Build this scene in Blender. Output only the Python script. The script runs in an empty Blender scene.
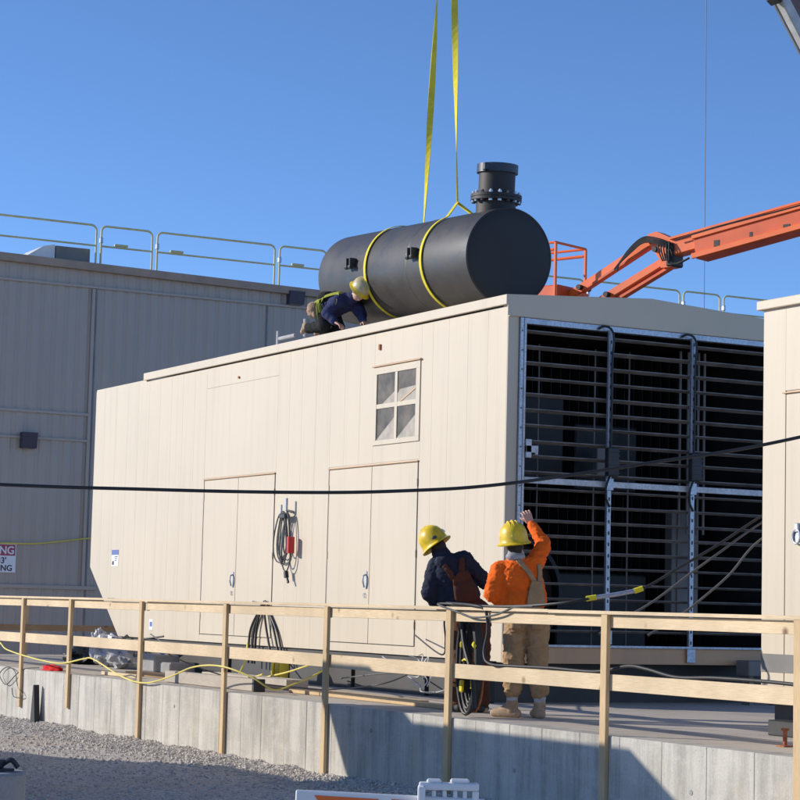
import bpy, bmesh, math, random
from mathutils import Vector, Matrix, noise
from mathutils.bvhtree import BVHTree
random.seed(7)
R = math.radians
sc = bpy.context.scene
COL = sc.collection

# ------------------------------------------------------------------ materials
def new_mat(name):
    m = bpy.data.materials.new(name); m.use_nodes = True
    nt = m.node_tree; nt.nodes.clear()
    out = nt.nodes.new('ShaderNodeOutputMaterial')
    b = nt.nodes.new('ShaderNodeBsdfPrincipled')
    nt.links.new(b.outputs[0], out.inputs[0])
    return m, nt, b
def N(nt, typ, **kw):
    n = nt.nodes.new(typ)
    for k, v in kw.items():
        if k.startswith('i_'): n.inputs[k[2:].replace('_', ' ')].default_value = v
        else: setattr(n, k, v)
    return n
def ramp(nt, fac, stops):
    r = nt.nodes.new('ShaderNodeValToRGB')
    while len(r.color_ramp.elements) < len(stops): r.color_ramp.elements.new(.5)
    for e, (p, c) in zip(r.color_ramp.elements, stops):
        e.position = p; e.color = (*c, 1) if len(c) == 3 else c
    nt.links.new(fac, r.inputs[0]); return r.outputs[0]
def coords(nt, scale=(1, 1, 1)):
    t = nt.nodes.new('ShaderNodeTexCoord'); mp = nt.nodes.new('ShaderNodeMapping')
    mp.inputs['Scale'].default_value = scale
    nt.links.new(t.outputs['Object'], mp.inputs[0]); return mp.outputs[0]
def noise_tex(nt, vec, scale, detail=6, rough=.55):
    n = nt.nodes.new('ShaderNodeTexNoise'); n.inputs['Scale'].default_value = scale
    n.inputs['Detail'].default_value = detail; n.inputs['Roughness'].default_value = rough
    nt.links.new(vec, n.inputs['Vector']); return n.outputs['Fac']
def mix(nt, fac, a, b, mode='MIX'):
    m = nt.nodes.new('ShaderNodeMix'); m.data_type = 'RGBA'; m.blend_type = mode
    if isinstance(fac, (int, float)): m.inputs[0].default_value = fac
    else: nt.links.new(fac, m.inputs[0])
    for s, v in ((6, a), (7, b)):
        if isinstance(v, tuple): m.inputs[s].default_value = (*v, 1)
        else: nt.links.new(v, m.inputs[s])
    return m.outputs[2]
def bump(nt, b, h, strength=.3, dist=.01):
    n = nt.nodes.new('ShaderNodeBump'); n.inputs['Strength'].default_value = strength
    n.inputs['Distance'].default_value = dist
    nt.links.new(h, n.inputs['Height']); nt.links.new(n.outputs[0], b.inputs['Normal'])
def sc3(c, k): return tuple(min(1, x * k) for x in c)

def plain(name, c, rough=.6, metal=0, var=.12, scale=3, bs=0, bscale=40, coat=0, vscale=(1, 1, 1), spec=.5):
    """a colour with soft mottling and a little dirt"""
    m, nt, b = new_mat(name)
    v = coords(nt, vscale)
    n1 = noise_tex(nt, v, scale)
    col = ramp(nt, n1, [(.3, sc3(c, 1 - var)), (.7, sc3(c, 1 + var))])
    nt.links.new(col, b.inputs['Base Color'])
    b.inputs['Roughness'].default_value = rough; b.inputs['Metallic'].default_value = metal
    b.inputs['Specular IOR Level'].default_value = spec
    if coat: b.inputs['Coat Weight'].default_value = coat
    if bs:
        bump(nt, b, noise_tex(nt, v, bscale, 4), bs, .01)
    return m

def panel_paint(name, c, rough=.5, streak=.06, dirt=(.30, .24, .18)):
    m, nt, b = new_mat(name)
    v = coords(nt)
    big = noise_tex(nt, v, .6, 4)
    col = ramp(nt, big, [(.3, sc3(c, .965)), (.7, sc3(c, 1.03))])
    vs = coords(nt, (1, 5, .18))
    s = noise_tex(nt, vs, 1.6, 6, .65)
    f = ramp(nt, s, [(.5, (0, 0, 0)), (.85, (streak * 2.2,) * 3)])
    col = mix(nt, f, col, dirt)
    fine = noise_tex(nt, v, 9, 7, .7)
    f2 = ramp(nt, fine, [(.62, (0, 0, 0)), (.8, (.10,) * 3)])
    col = mix(nt, f2, col, dirt)
    nt.links.new(col, b.inputs['Base Color'])
    b.inputs['Roughness'].default_value = rough
    bump(nt, b, noise_tex(nt, coords(nt, (1, 1, .4)), 1.1, 2), .25, .02)
    return m

def wood_mat(name, c1, c2, grain=(1, 1, 1)):
    m, nt, b = new_mat(name)
    v = coords(nt, grain)
    g = noise_tex(nt, v, 22, 8, .65)
    big = noise_tex(nt, coords(nt), 1.3, 3)
    col = ramp(nt, g, [(.28, sc3(c2, .78)), (.5, c2), (.72, c1)])
    col = mix(nt, ramp(nt, big, [(.35, (0, 0, 0)), (.7, (.75,) * 3)]), col, sc3(c2, .70))
    vor = nt.nodes.new('ShaderNodeTexVoronoi'); vor.inputs['Scale'].default_value = 2.6
    nt.links.new(coords(nt), vor.inputs['Vector'])
    knot = ramp(nt, vor.outputs['Distance'], [(.04, (.9,) * 3), (.13, (0, 0, 0))])
    col = mix(nt, knot, col, (.16, .07, .03))
    nt.links.new(col, b.inputs['Base Color']); b.inputs['Roughness'].default_value = .75
    bump(nt, b, g, .25, .004)
    return m

def concrete_mat(name, c, stain=.5, vertical=True, dark=(.17, .16, .14)):
    m, nt, b = new_mat(name)
    v = coords(nt)
    a = noise_tex(nt, v, 1.2, 8, .62)
    col = ramp(nt, a, [(.25, sc3(c, .72)), (.5, c), (.75, sc3(c, 1.16))])
    if vertical:
        s = noise_tex(nt, coords(nt, (1, 3.2, .35)), 1.5, 7, .7)
        col = mix(nt, ramp(nt, s, [(.45, (0, 0, 0)), (.78, (stain,) * 3)]), col, dark)
        s2 = noise_tex(nt, coords(nt, (1, 1.2, .6)), 2.3, 5, .6)
        col = mix(nt, ramp(nt, s2, [(.55, (0, 0, 0)), (.75, (.5,) * 3)]), col, (.50, .43, .30))
        s3 = noise_tex(nt, coords(nt, (1, .7, 1.6)), 3.1, 6, .7)
        col = mix(nt, ramp(nt, s3, [(.5, (0, 0, 0)), (.7, (.45,) * 3)]), col, sc3(c, 1.25))
    else:
        s = noise_tex(nt, v, .7, 6, .7)
        col = mix(nt, ramp(nt, s, [(.45, (0, 0, 0)), (.75, (stain,) * 3)]), col, dark)
    pores = nt.nodes.new('ShaderNodeTexVoronoi'); pores.inputs['Scale'].default_value = 14
    nt.links.new(v, pores.inputs['Vector'])
    col = mix(nt, ramp(nt, pores.outputs['Distance'], [(.05, (.55,) * 3), (.11, (0, 0, 0))]), col, dark)
    fine = noise_tex(nt, v, 45, 5, .7)
    col = mix(nt, .16, col, ramp(nt, fine, [(.3, (.12,) * 3), (.7, (.75,) * 3)]), 'OVERLAY')
    nt.links.new(col, b.inputs['Base Color']); b.inputs['Roughness'].default_value = .9
    b.inputs['Specular IOR Level'].default_value = .25
    bump(nt, b, fine, .45, .006)
    return m

def gravel_mat(name, tint=(1, 1, 1)):
    m, nt, b = new_mat(name)
    v = coords(nt)
    vo = nt.nodes.new('ShaderNodeTexVoronoi'); vo.inputs['Scale'].default_value = 42
    nt.links.new(v, vo.inputs['Vector'])
    sep = nt.nodes.new('ShaderNodeSeparateColor'); nt.links.new(vo.outputs['Color'], sep.inputs[0])
    col = ramp(nt, sep.outputs[0], [(0, (.38, .345, .305)), (.35, (.53, .485, .43)), (.7, (.66, .605, .54)), (1, (.82, .76, .68))])
    big = noise_tex(nt, v, .45, 5, .6)
    col = mix(nt, ramp(nt, big, [(.48, (0, 0, 0)), (.66, (.75,) * 3)]), col, (.62, .49, .34))
    big2 = noise_tex(nt, coords(nt, (1, .5, 1)), .9, 5, .6)
    col = mix(nt, ramp(nt, big2, [(.45, (0, 0, 0)), (.75, (.40,) * 3)]), col, (.36, .33, .31))
    nt.links.new(col, b.inputs['Base Color']); b.inputs['Roughness'].default_value = .95
    b.inputs['Specular IOR Level'].default_value = .2
    bump(nt, b, vo.outputs['Distance'], .6, .02)
    return m

def galv_mat(name, c=(.42, .45, .50), metal=.6, rough=.42):
    m, nt, b = new_mat(name)
    v = coords(nt)
    vo = nt.nodes.new('ShaderNodeTexVoronoi'); vo.inputs['Scale'].default_value = 35
    nt.links.new(v, vo.inputs['Vector'])
    col = ramp(nt, vo.outputs['Distance'], [(0, sc3(c, .8)), (.7, sc3(c, 1.2))])
    n = noise_tex(nt, v, 5, 6)
    col = mix(nt, ramp(nt, n, [(.5, (0, 0, 0)), (.8, (.5,) * 3)]), col, (.2, .19, .19))
    nt.links.new(col, b.inputs['Base Color']); b.inputs['Metallic'].default_value = metal
    b.inputs['Roughness'].default_value = rough
    return m

def fabric_mat(name, c, var=.25, rough=.9, dirt=None):
    m, nt, b = new_mat(name)
    v = coords(nt)
    n = noise_tex(nt, v, 7, 6, .6)
    col = ramp(nt, n, [(.3, sc3(c, 1 - var)), (.7, sc3(c, 1 + var * .5))])
    if dirt:
        d = noise_tex(nt, v, 3.3, 6, .7)
        col = mix(nt, ramp(nt, d, [(.52, (0, 0, 0)), (.75, (.6,) * 3)]), col, dirt)
    nt.links.new(col, b.inputs['Base Color']); b.inputs['Roughness'].default_value = rough
    b.inputs['Specular IOR Level'].default_value = .2
    w = noise_tex(nt, v, 160, 3)
    bump(nt, b, w, .35, .003)
    return m

M = {}
M['beige'] = panel_paint('beige enclosure paint', (.61, .52, .39), streak=.12)
M['beige_dark'] = panel_paint('beige paint on beam', (.60, .38, .21), streak=.25)
M['grey_clad'] = panel_paint('grey ribbed cladding', (.425, .365, .31), streak=.08, dirt=(.22, .19, .16))
M['cornice'] = plain('cornice metal', (.36, .26, .19), .55)
M['wood'] = wood_mat('pale lumber across', (.82, .68, .47), (.73, .56, .35), (6, .35, 6))
M['woodv'] = wood_mat('pale lumber upright', (.76, .58, .36), (.64, .45, .24), (6, 6, .35))
M['woodw'] = wood_mat('weathered lumber', (.56, .50, .42), (.46, .40, .33), (6, .35, 6))
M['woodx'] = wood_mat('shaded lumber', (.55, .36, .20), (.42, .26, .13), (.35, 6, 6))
M['wall'] = concrete_mat('formed concrete', (.54, .51, .45), .8)
M['deck'] = concrete_mat('slab concrete', (.56, .50, .42), .35, False, (.34, .30, .26))
M['pier'] = concrete_mat('pier concrete', (.34, .33, .32), .3)
M['gravel'] = gravel_mat('gravel')
M['stone'] = plain('gravel stones', (.57, .52, .455), .95, var=.35, scale=21)
M['galv'] = galv_mat('galvanised steel')
M['galv_white'] = galv_mat('bright galvanised strip', (.52, .53, .54), .3, .5)
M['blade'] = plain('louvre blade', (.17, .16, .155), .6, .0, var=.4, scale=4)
M['black'] = plain('black paint', (.028, .028, .030), .5, var=.3, scale=6)
M['tank'] = plain('matt black coating', (.052, .048, .045), .48, var=.14, scale=2.2, bs=.06, bscale=60)
def coat(name, c):
    m, nt, b = new_mat(name); v = coords(nt)
    col = ramp(nt, noise_tex(nt, v, 1.8, 6, .65), [(.3, sc3(c, .8)), (.7, sc3(c, 1.25))])
    sct = noise_tex(nt, coords(nt, (1, .25, 4)), 7, 7, .75)
    col = mix(nt, ramp(nt, sct, [(.60, (0, 0, 0)), (.72, (.35,) * 3)]), col, (.17, .155, .14))
    nt.links.new(col, b.inputs['Base Color'])
    nt.links.new(ramp(nt, noise_tex(nt, v, 3, 6, .7), [(.3, (.36,) * 3), (.7, (.62,) * 3)]), b.inputs['Roughness'])
    bump(nt, b, noise_tex(nt, v, 50, 3), .08, .01); return m
M['tank'] = coat('scuffed black coating', (.050, .046, .043))
M['tank_end'] = plain('matt black end plate', (.021, .019, .018), .6, var=.14, scale=2.5)
M['flange'] = plain('blue black primer', (.022, .030, .050), .4, var=.3, scale=5)
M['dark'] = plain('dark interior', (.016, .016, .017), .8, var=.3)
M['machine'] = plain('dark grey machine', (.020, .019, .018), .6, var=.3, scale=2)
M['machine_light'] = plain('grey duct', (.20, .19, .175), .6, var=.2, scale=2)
M['base'] = plain('sub base tank paint', (.048, .045, .043), .55, var=.25, scale=2)
M['rubber'] = plain('black rubber', (.022, .022, .023), .55, var=.25, scale=9)
M['rubber_grey'] = plain('worn cable sheath', (.10, .10, .095), .6, var=.2, scale=9)
M['yellow_paint'] = plain('dull yellow rail paint', (.64, .59, .29), .5, var=.15, scale=3)
M['sling'] = fabric_mat('yellow webbing', (.80, .66, .06), .18, .8)
M['yellow_cord'] = plain('yellow cord sheath', (.72, .60, .12), .55, var=.15)
M['yellow_plastic'] = plain('yellow plastic', (.78, .66, .02), .4, var=.1)
M['orange'] = plain('orange boom paint', (.88, .150, .014), .42, var=.12, scale=1.5, coat=.2)
M['orange_dark'] = plain('worn orange paint', (.70, .095, .012), .5, var=.2, scale=2)
M['crane_grey'] = plain('crane boom grey', (.50, .49, .47), .5, var=.2, scale=2)
M['white'] = plain('white plastic', (.72, .72, .72), .5, var=.08, scale=5)
M['label'] = plain('label white', (.78, .80, .84), .5, var=.05)
M['label_blue'] = plain('label blue', (.10, .15, .42), .5, var=.05)
M['maroon'] = plain('sign maroon', (.36, .06, .10), .5, var=.08)
M['ink'] = plain('sign ink', (.03, .03, .05), .5)
M['red'] = plain('red plastic', (.62, .03, .02), .4, var=.1)
M['redrag'] = fabric_mat('red cloth', (.72, .03, .03))
M['blue'] = plain('blue tape', (.08, .16, .55), .5)
M['lamp_box'] = plain('dark lamp housing', (.035, .035, .06), .4, var=.2)
M['rust'] = plain('rusty steel', (.40, .13, .05), .85, var=.35, scale=20)
M['hivis'] = fabric_mat('orange work shirt', (.95, .155, .015), .1, .85, (.80, .10, .01))
M['navy'] = fabric_mat('navy hooded top', (.028, .034, .055), .3)
M['navy2'] = fabric_mat('dark blue jacket', (.040, .045, .115), .3)
M['tan'] = fabric_mat('tan canvas', (.44, .29, .16), .2, .9, (.27, .18, .10))
M['brown'] = fabric_mat('brown canvas', (.105, .045, .028), .25)
M['denim'] = fabric_mat('blue jeans', (.10, .15, .25), .3)
M['trouser'] = fabric_mat('black trousers', (.030, .030, .030), .3)
M['grey_cloth'] = fabric_mat('grey hood', (.42, .42, .43), .15)
M['pouch'] = fabric_mat('tan pouch', (.42, .29, .19), .2)
M['harness'] = fabric_mat('green yellow harness web', (.36, .38, .06), .25)
M['boot'] = plain('dusty tan boot', (.42, .30, .20), .8, var=.25, scale=12)
M['boot_black'] = plain('black boot', (.035, .033, .03), .7)
M['sock'] = fabric_mat('grey sock', (.50, .52, .56), .3, .9, (.18, .22, .3))
M['hat'] = plain('yellow hard hat', (.78, .54, .02), .38, var=.16, scale=16, coat=.15)
M['hatdark'] = plain('hat sticker', (.05, .06, .08), .4)
M['hatwhite'] = plain('pale scuffed hat', (.56, .47, .26), .4, var=.2, scale=18)
M['hair'] = plain('dark hair', (.03, .02, .015), .7)
M['plastic_film'] = plain('crumpled white film', (.42, .42, .43), .35, var=.3, scale=14, bs=.8, bscale=14)
M['glass_frame'] = M['beige']
def skin_mat():
    m, nt, b = new_mat('skin')
    n = noise_tex(nt, coords(nt), 14, 4)
    nt.links.new(ramp(nt, n, [(.3, (.52, .27, .19)), (.7, (.66, .39, .29))]), b.inputs['Base Color'])
    b.inputs['Roughness'].default_value = .5; b.inputs['Subsurface Weight'].default_value = .05
    return m
M['skin'] = skin_mat()
M['brace'] = plain('dull brace plate', (.40, .36, .30), .7, var=.2, scale=8)
def glass_mat():
    m, nt, b = new_mat('dusty window glass')
    n = noise_tex(nt, coords(nt), 5, 6)
    nt.links.new(ramp(nt, n, [(.35, (.085, .070, .050)), (.7, (.19, .155, .11))]), b.inputs['Base Color'])
    b.inputs['Roughness'].default_value = .35; b.inputs['Specular IOR Level'].default_value = .22
    return m
M['glass'] = glass_mat()

# ------------------------------------------------------------------ mesh builder
class MB:
    def __init__(s): s.v = []; s.f = []
    def add(s, vs, fs):
        o = len(s.v); s.v += [Vector(v) for v in vs]; s.f += [tuple(i + o for i in f) for f in fs]; return s
    def bm(s, bm, mat=None):
        bm.verts.ensure_lookup_table(); bm.verts.index_update()
        vs = [(mat @ v.co) if mat else v.co.copy() for v in bm.verts]
        s.add(vs, [[v.index for v in f.verts] for f in bm.faces]); bm.free(); return s
    def box(s, x0, x1, y0, y1, z0, z1, bev=0, rot=None, seg=1):
        bm = bmesh.new(); bmesh.ops.create_cube(bm, size=1)
        sx, sy, sz = abs(x1 - x0), abs(y1 - y0), abs(z1 - z0)
        bmesh.ops.scale(bm, vec=(sx, sy, sz), verts=bm.verts)
        if bev > 0:
            bmesh.ops.bevel(bm, geom=bm.edges[:], offset=min(bev, .45 * min(sx, sy, sz)), segments=seg, affect='EDGES', profile=.5)
        m = Matrix.Translation(((x0 + x1) / 2, (y0 + y1) / 2, (z0 + z1) / 2))
        if rot is not None: m = m @ rot
        return s.bm(bm, m)
    def cbox(s, c, size, bev=0, rot=None, seg=1):
        c = Vector(c); h = Vector(size) / 2
        return s.box(c.x - h.x, c.x + h.x, c.y - h.y, c.y + h.y, c.z - h.z, c.z + h.z, bev, rot, seg)
    def beam(s, p0, p1, w, h, bev=0, up=(0, 0, 1)):
        p0, p1 = Vector(p0), Vector(p1); d = p1 - p0; L = d.length; d.normalize()
        x = d.cross(Vector(up)).normalized(); z = x.cross(d)
        rot = Matrix((x, d, z)).transposed().to_4x4()
        c = (p0 + p1) / 2
        return s.box(c.x - w / 2, c.x + w / 2, c.y - L / 2, c.y + L / 2, c.z - h / 2, c.z + h / 2, bev, rot)
    def tube(s, pts, r, seg=10, caps=True, closed=False):
        pts = [Vector(p) for p in pts]; n = len(pts)
        rr = r if isinstance(r, (list, tuple)) else [r] * n
        rings = []; prev = None
        for i, p in enumerate(pts):
            if closed: t = (pts[(i + 1) % n] - pts[i - 1])
            else: t = pts[min(i + 1, n - 1)] - pts[max(i - 1, 0)]
            t.normalize()
            if prev is None:
                a = Vector((0, 0, 1)) if abs(t.z) < .9 else Vector((1, 0, 0))
                u = t.cross(a).normalized()
            else:
                u = (prev - t * prev.dot(t)).normalized()
            prev = u; w = t.cross(u)
            rings.append([p + (u * math.cos(2 * math.pi * k / seg) + w * math.sin(2 * math.pi * k / seg)) * rr[i] for k in range(seg)])
        vs = [v for ring in rings for v in ring]; fs = []
        for i in range(n if closed else n - 1):
            a, b = i * seg, ((i + 1) % n) * seg
            for k in range(seg): fs.append((a + k, a + (k + 1) % seg, b + (k + 1) % seg, b + k))
        if caps and not closed:
            fs.append(tuple(range(seg))[::-1]); fs.append(tuple(range((n - 1) * seg, n * seg)))
        return s.add(vs, fs)
    def lathe(s, prof, axis_m=None, seg=32, capped=True):
        """prof: (radius, height) pairs, turned about local z"""
        vs = []; fs = []; n = len(prof)
        for r, z in prof:
            for k in range(seg):
                a = 2 * math.pi * k / seg; vs.append(Vector((r * math.cos(a), r * math.sin(a), z)))
        for i in range(n - 1):
            for k in range(seg):
                fs.append((i * seg + k, i * seg + (k + 1) % seg, (i + 1) * seg + (k + 1) % seg, (i + 1) * seg + k))
        if capped:
            fs.append(tuple(range(seg))[::-1]); fs.append(tuple(range((n - 1) * seg, n * seg)))
        if axis_m is not None: vs = [axis_m @ v for v in vs]
        return s.add(vs, fs)
    def prism(s, poly, axis, a, b):
        """poly of 2D points in the two remaining axes, extruded along axis from a to b"""
        def P(u, v, w):
            return {'x': (w, u, v), 'y': (u, w, v), 'z': (u, v, w)}[axis]
        n = len(poly)
        vs = [P(u, v, a) for u, v in poly] + [P(u, v, b) for u, v in poly]
        fs = [tuple(range(n))[::-1], tuple(range(n, 2 * n))] + [(i, (i + 1) % n, n + (i + 1) % n, n + i) for i in range(n)]
        return s.add(vs, fs)
    def ribbon(s, pts, widths, dirs, th=.006):
        vs = []; fs = []
        n = len(pts)
        for i, p in enumerate(pts):
            p = Vector(p); t = (Vector(pts[min(i + 1, n - 1)]) - Vector(pts[max(i - 1, 0)])).normalized()
            d = Vector(dirs[i]); d = (d - t * d.dot(t)).normalized(); nn = t.cross(d) * th / 2; d = d * widths[i] / 2
            vs += [p - d - nn, p + d - nn, p + d + nn, p - d + nn]
        for i in range(n - 1):
            for k in range(4): fs.append((i * 4 + k, i * 4 + (k + 1) % 4, i * 4 + 4 + (k + 1) % 4, i * 4 + 4 + k))
        fs += [(3, 2, 1, 0), tuple((n - 1) * 4 + k for k in range(4))]
        return s.add(vs, fs)
    def build(s, name, mat, parent=None, smooth=False, recalc=True, origin=None):
        me = bpy.data.meshes.new(name)
        off = Vector((0, 0, 0))
        p = parent
        while p is not None: off += p.location; p = p.parent
        if origin is not None: off = Vector(origin)
        me.from_pydata([v - off for v in s.v], [], s.f)
        if recalc:
            bm = bmesh.new(); bm.from_mesh(me); bmesh.ops.recalc_face_normals(bm, faces=bm.faces); bm.to_mesh(me); bm.free()
        me.materials.append(M[mat] if isinstance(mat, str) else mat)
        o = bpy.data.objects.new(name, me); COL.objects.link(o); o.parent = parent
        if origin is not None: o.location = off
        if smooth:
            for f in me.polygons: f.use_smooth = True
            try: me.set_sharp_from_angle(angle=R(40))
            except Exception: pass
        return o

def tag(o, label=None, cat=None, group=None, kind=None):
    if label: o['label'] = label
    if cat: o['category'] = cat
    if group: o['group'] = group
    if kind: o['kind'] = kind
    return o
def empty(name, loc, label, cat, group=None, rz=0):
    o = bpy.data.objects.new(name, None); COL.objects.link(o); o.location = loc; o.rotation_euler = (0, 0, rz)
    return tag(o, label, cat, group)
def children(o): return [c for c in bpy.data.objects if c.parent == o]
def copy_tree(o, parent=None):
    c = o.copy(); COL.objects.link(c); c.parent = parent
    for ch in children(o): copy_tree(ch, c)
    return c
def spline(pts, n=8, closed=False):
    """Catmull-Rom through points"""
    pts = [Vector(p) for p in pts]; out = []; m = len(pts)
    rng = range(m) if closed else range(m - 1)
    for i in rng:
        if closed: p0, p1, p2, p3 = pts[i - 1], pts[i], pts[(i + 1) % m], pts[(i + 2) % m]
        else: p0, p1, p2, p3 = pts[max(i - 1, 0)], pts[i], pts[i + 1], pts[min(i + 2, m - 1)]
        for k in range(n):
            t = k / n
            out.append(.5 * ((2 * p1) + (p2 - p0) * t + (2 * p0 - 5 * p1 + 4 * p2 - p3) * t * t + (3 * p1 - p0 - 3 * p2 + p3) * t ** 3))
    if not closed: out.append(pts[-1])
    return out

# ------------------------------------------------------------------ camera, world, sun
cam = bpy.data.cameras.new('camera'); cam.lens = 96.68; cam.sensor_width = 36; cam.sensor_fit = 'HORIZONTAL'
cam.clip_start = .5; cam.clip_end = 3000
co = bpy.data.objects.new('camera', cam); COL.objects.link(co)
fwd = Vector((.47672941, .87390511, .09496806)); up = Vector((-.06701281, -.07159058, .99518042))
right = fwd.cross(up).normalized(); up = right.cross(fwd)
mw = Matrix((right, up, -fwd)).transposed().to_4x4(); mw.translation = (0, 0, 1.07)
co.matrix_world = mw; sc.camera = co

SUN = Vector((-1, .85, .47)).normalized()
elev = math.asin(SUN.z); az = math.atan2(SUN.x, SUN.y)
w = bpy.data.worlds.new('World'); sc.world = w; w.use_nodes = True
nt = w.node_tree; nt.nodes.clear()
sky = nt.nodes.new('ShaderNodeTexSky'); sky.sky_type = 'NISHITA'; sky.sun_disc = False
sky.sun_elevation = elev; sky.sun_rotation = az
sky.air_density = .55; sky.dust_density = .0; sky.ozone_density = 5; sky.altitude = 200
bg = nt.nodes.new('ShaderNodeBackground'); bg.inputs[1].default_value = .15
wo = nt.nodes.new('ShaderNodeOutputWorld')
nt.links.new(sky.outputs[0], bg.inputs[0]); nt.links.new(bg.outputs[0], wo.inputs[0])
sl = bpy.data.lights.new('sun', 'SUN'); sl.energy = 3.45; sl.angle = R(.5); sl.color = (1, .93, .82)
so = bpy.data.objects.new('sun', sl); COL.objects.link(so)
so.rotation_euler = (-SUN).to_track_quat('-Z', 'Y').to_euler(); so.location = (-40, 40, 30)
sc.view_settings.view_transform = 'Standard'; sc.view_settings.look = 'None'
sc.view_settings.gamma = 1; sc.view_settings.use_curve_mapping = False; sc.view_settings.exposure = 0.42
sc.cycles.max_bounces = 6; sc.cycles.sample_clamp_indirect = 6

# ------------------------------------------------------------------ ground
def grid_coords(a, b, fine0, fine1, step, coarse):
    xs = [a]; x = a
    while x < b:
        if fine0 - 1e-6 <= x < fine1: x += step
        else:
            st = coarse * (1 + .35 * min(abs(x - fine0), abs(x - fine1)))
            x = min(x + st, fine0) if x < fine0 else x + st
        xs.append(min(x, b))
    return xs
def gz(x, y):
    z = -.80 + .035 * noise.noise(Vector((x * .5, y * .5, 0))) + .012 * noise.noise(Vector((x * 3, y * 3, 1)))
    if 3 < x < 10.6 and 5 < y < 40:
        z += .075 * math.exp(-(10.5 - x) / .30) * (1 + .7 * noise.noise(Vector((x * 2, y * 1.7, 5))))
    return z
xs = grid_coords(-400, 600, 4.5, 10.6, .11, 1.0); ys = grid_coords(-400, 900, 14, 33, .13, 1.0)
g = MB(); g.v = [Vector((x, y, gz(x, y))) for y in ys for x in xs]
nx = len(xs)
g.f = [(j * nx + i, j * nx + i + 1, (j + 1) * nx + i + 1, (j + 1) * nx + i) for j in range(len(ys) - 1) for i in range(nx - 1)]
go = g.build('ground', 'gravel', smooth=True, recalc=False); tag(go, kind='structure')

st = MB()
octa = [(1, 0, 0), (0, 1, 0), (-1, 0, 0), (0, -1, 0), (0, 0, 1), (0, 0, -1)]
of = [(0, 1, 4), (1, 2, 4), (2, 3, 4), (3, 0, 4), (1, 0, 5), (2, 1, 5), (3, 2, 5), (0, 3, 5)]
for i in range(22000):
    y = random.uniform(17, 33)
    x = 10.48 - min(4.0, abs(random.gauss(0, .35)) if i % 3 else random.uniform(0, 4.0))
    s_ = random.choice((.006, .008, .010, .013, .019, .024)) * random.uniform(.7, 1.3)
    c = Vector((x, y, gz(x, y) + s_ * .25)); a = random.uniform(0, 6.28)
    rm = Matrix.Rotation(a, 3, 'Z') @ Matrix.Rotation(random.uniform(-.6, .6), 3, 'X')
    st.add([c + rm @ Vector((v[0] * s_ * random.uniform(.7, 1.3), v[1] * s_ * random.uniform(.6, 1.1), v[2] * s_ * random.uniform(.5, .9))) for v in octa], of)
so_ = st.build('gravel_stones', 'stone', recalc=False)
tag(so_, 'loose grey gravel stones heaped along the foot of the concrete wall', 'gravel', kind='stuff')

# deck slab
d = MB(); d.box(10.80, 26, 1, 38.2, -.95, 0)
tag(d.build('concrete_deck', 'deck'), kind='structure')

# retaining wall with board-form strips
wl = MB(); y = 1.0
while y < 38.2:
    wd = random.choice((.61, .61, .55, .61)); y1 = min(y + wd, 38.2)
    ox = random.uniform(0, .004)
    wl.box(10.50 + ox, 10.79, y + .0008, y1 - .0008, -1.4, random.uniform(-.002, .003), .005)
    y = y1
wo_ = wl.build('retaining_wall', 'wall', origin=(10.5, 20, -.8))
tag(wo_, 'long low concrete wall along the raised slab, sunlit grey with vertical form marks', 'wall')
wj = MB(); wj.box(10.512, 10.78, 1.01, 38.19, -1.4, -.012); o = wj.build('wall_core', 'wall', wo_)
# form tie holes
th = MB()
for yy in [14.2, 16.9, 19.7, 24.9]:
    th.lathe([(.022, -.003), (.022, .004)], Matrix.Translation((10.500, yy, -.32 + random.uniform(-.1, .1))) @ Matrix.Rotation(R(90), 4, 'Y'), 12)
th.build('tie_hole', 'pier', wo_)

# ------------------------------------------------------------------ timber guard rails
FP = [(36.0, -.5), (33.3, -.55), (30.68, -.56), (28.66, -.47), (26.02, -.74), (23.37, -.74), (20.72, -.76), (18.09, -.8), (15.42, -.8), (12.83, -.8), (10.2, -.8), (7.6, -.8)]
fence = empty('timber_guardrail', (10.48, 20, 0), 'long pale lumber guardrail of posts and two rails bolted along the concrete wall', 'guardrail')
for yy, zb in FP:
    p = MB(); j = random.uniform(-.006, .006)
    p.beam((10.478, yy + j, zb), (10.478, yy - j, 1.035), .040, .092, .003, up=(0, 1, 0))
    p.build('post', 'woodv', fence)
# rails (behind the posts), boards butted on posts with small slips
def boards(zc, h, x0, x1, seams, name, mat='wood'):
    for a, b in zip(seams[:-1], seams[1:]):
        m = MB(); dz0, dz1 = random.uniform(-.009, .009), random.uniform(-.009, .009)
        m.beam((.5 * (x0 + x1), a + .003, zc + dz0), (.5 * (x0 + x1), b - .003, zc + dz1), x1 - x0, h, .003)
        m.build(name, mat, fence)
boards(.974, .105, 10.501, 10.540, [6.2, 10.2, 15.4, 20.72, 25.9, 30.66, 36.0, 38.1], 'top_rail')
boards(.455, .138, 10.501, 10.540, [6.2, 12.83, 15.43, 18.1, 23.4, 28.66, 33.3, 38.1], 'mid_rail')
for a, b in zip([6.0, 11.4, 16.3, 21.9, 27.2, 32.3], [11.4, 16.3, 21.9, 27.2, 32.3, 38.1]):
    m = MB(); z0 = 1.050
    m.beam((10.51, a + .002, z0 + random.uniform(-.003, .004)), (10.51 + random.uniform(-.008, .008), b - .002, z0 + random.uniform(-.003, .004)), .112, .030, .003)
    m.build('cap_board', 'wood', fence)
bf = empty('timber_guardrail', (12, 37.6, 0), 'shaded brown lumber guardrail crossing the far end of the slab before the grey building', 'guardrail')
for x in (12.9, 15.45, 18.1, 20.7, 23.3):
    MB().box(x - .045, x + .045, 37.60, 37.64, 0, 1.0, .003).build('post', 'woodv', bf)
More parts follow.
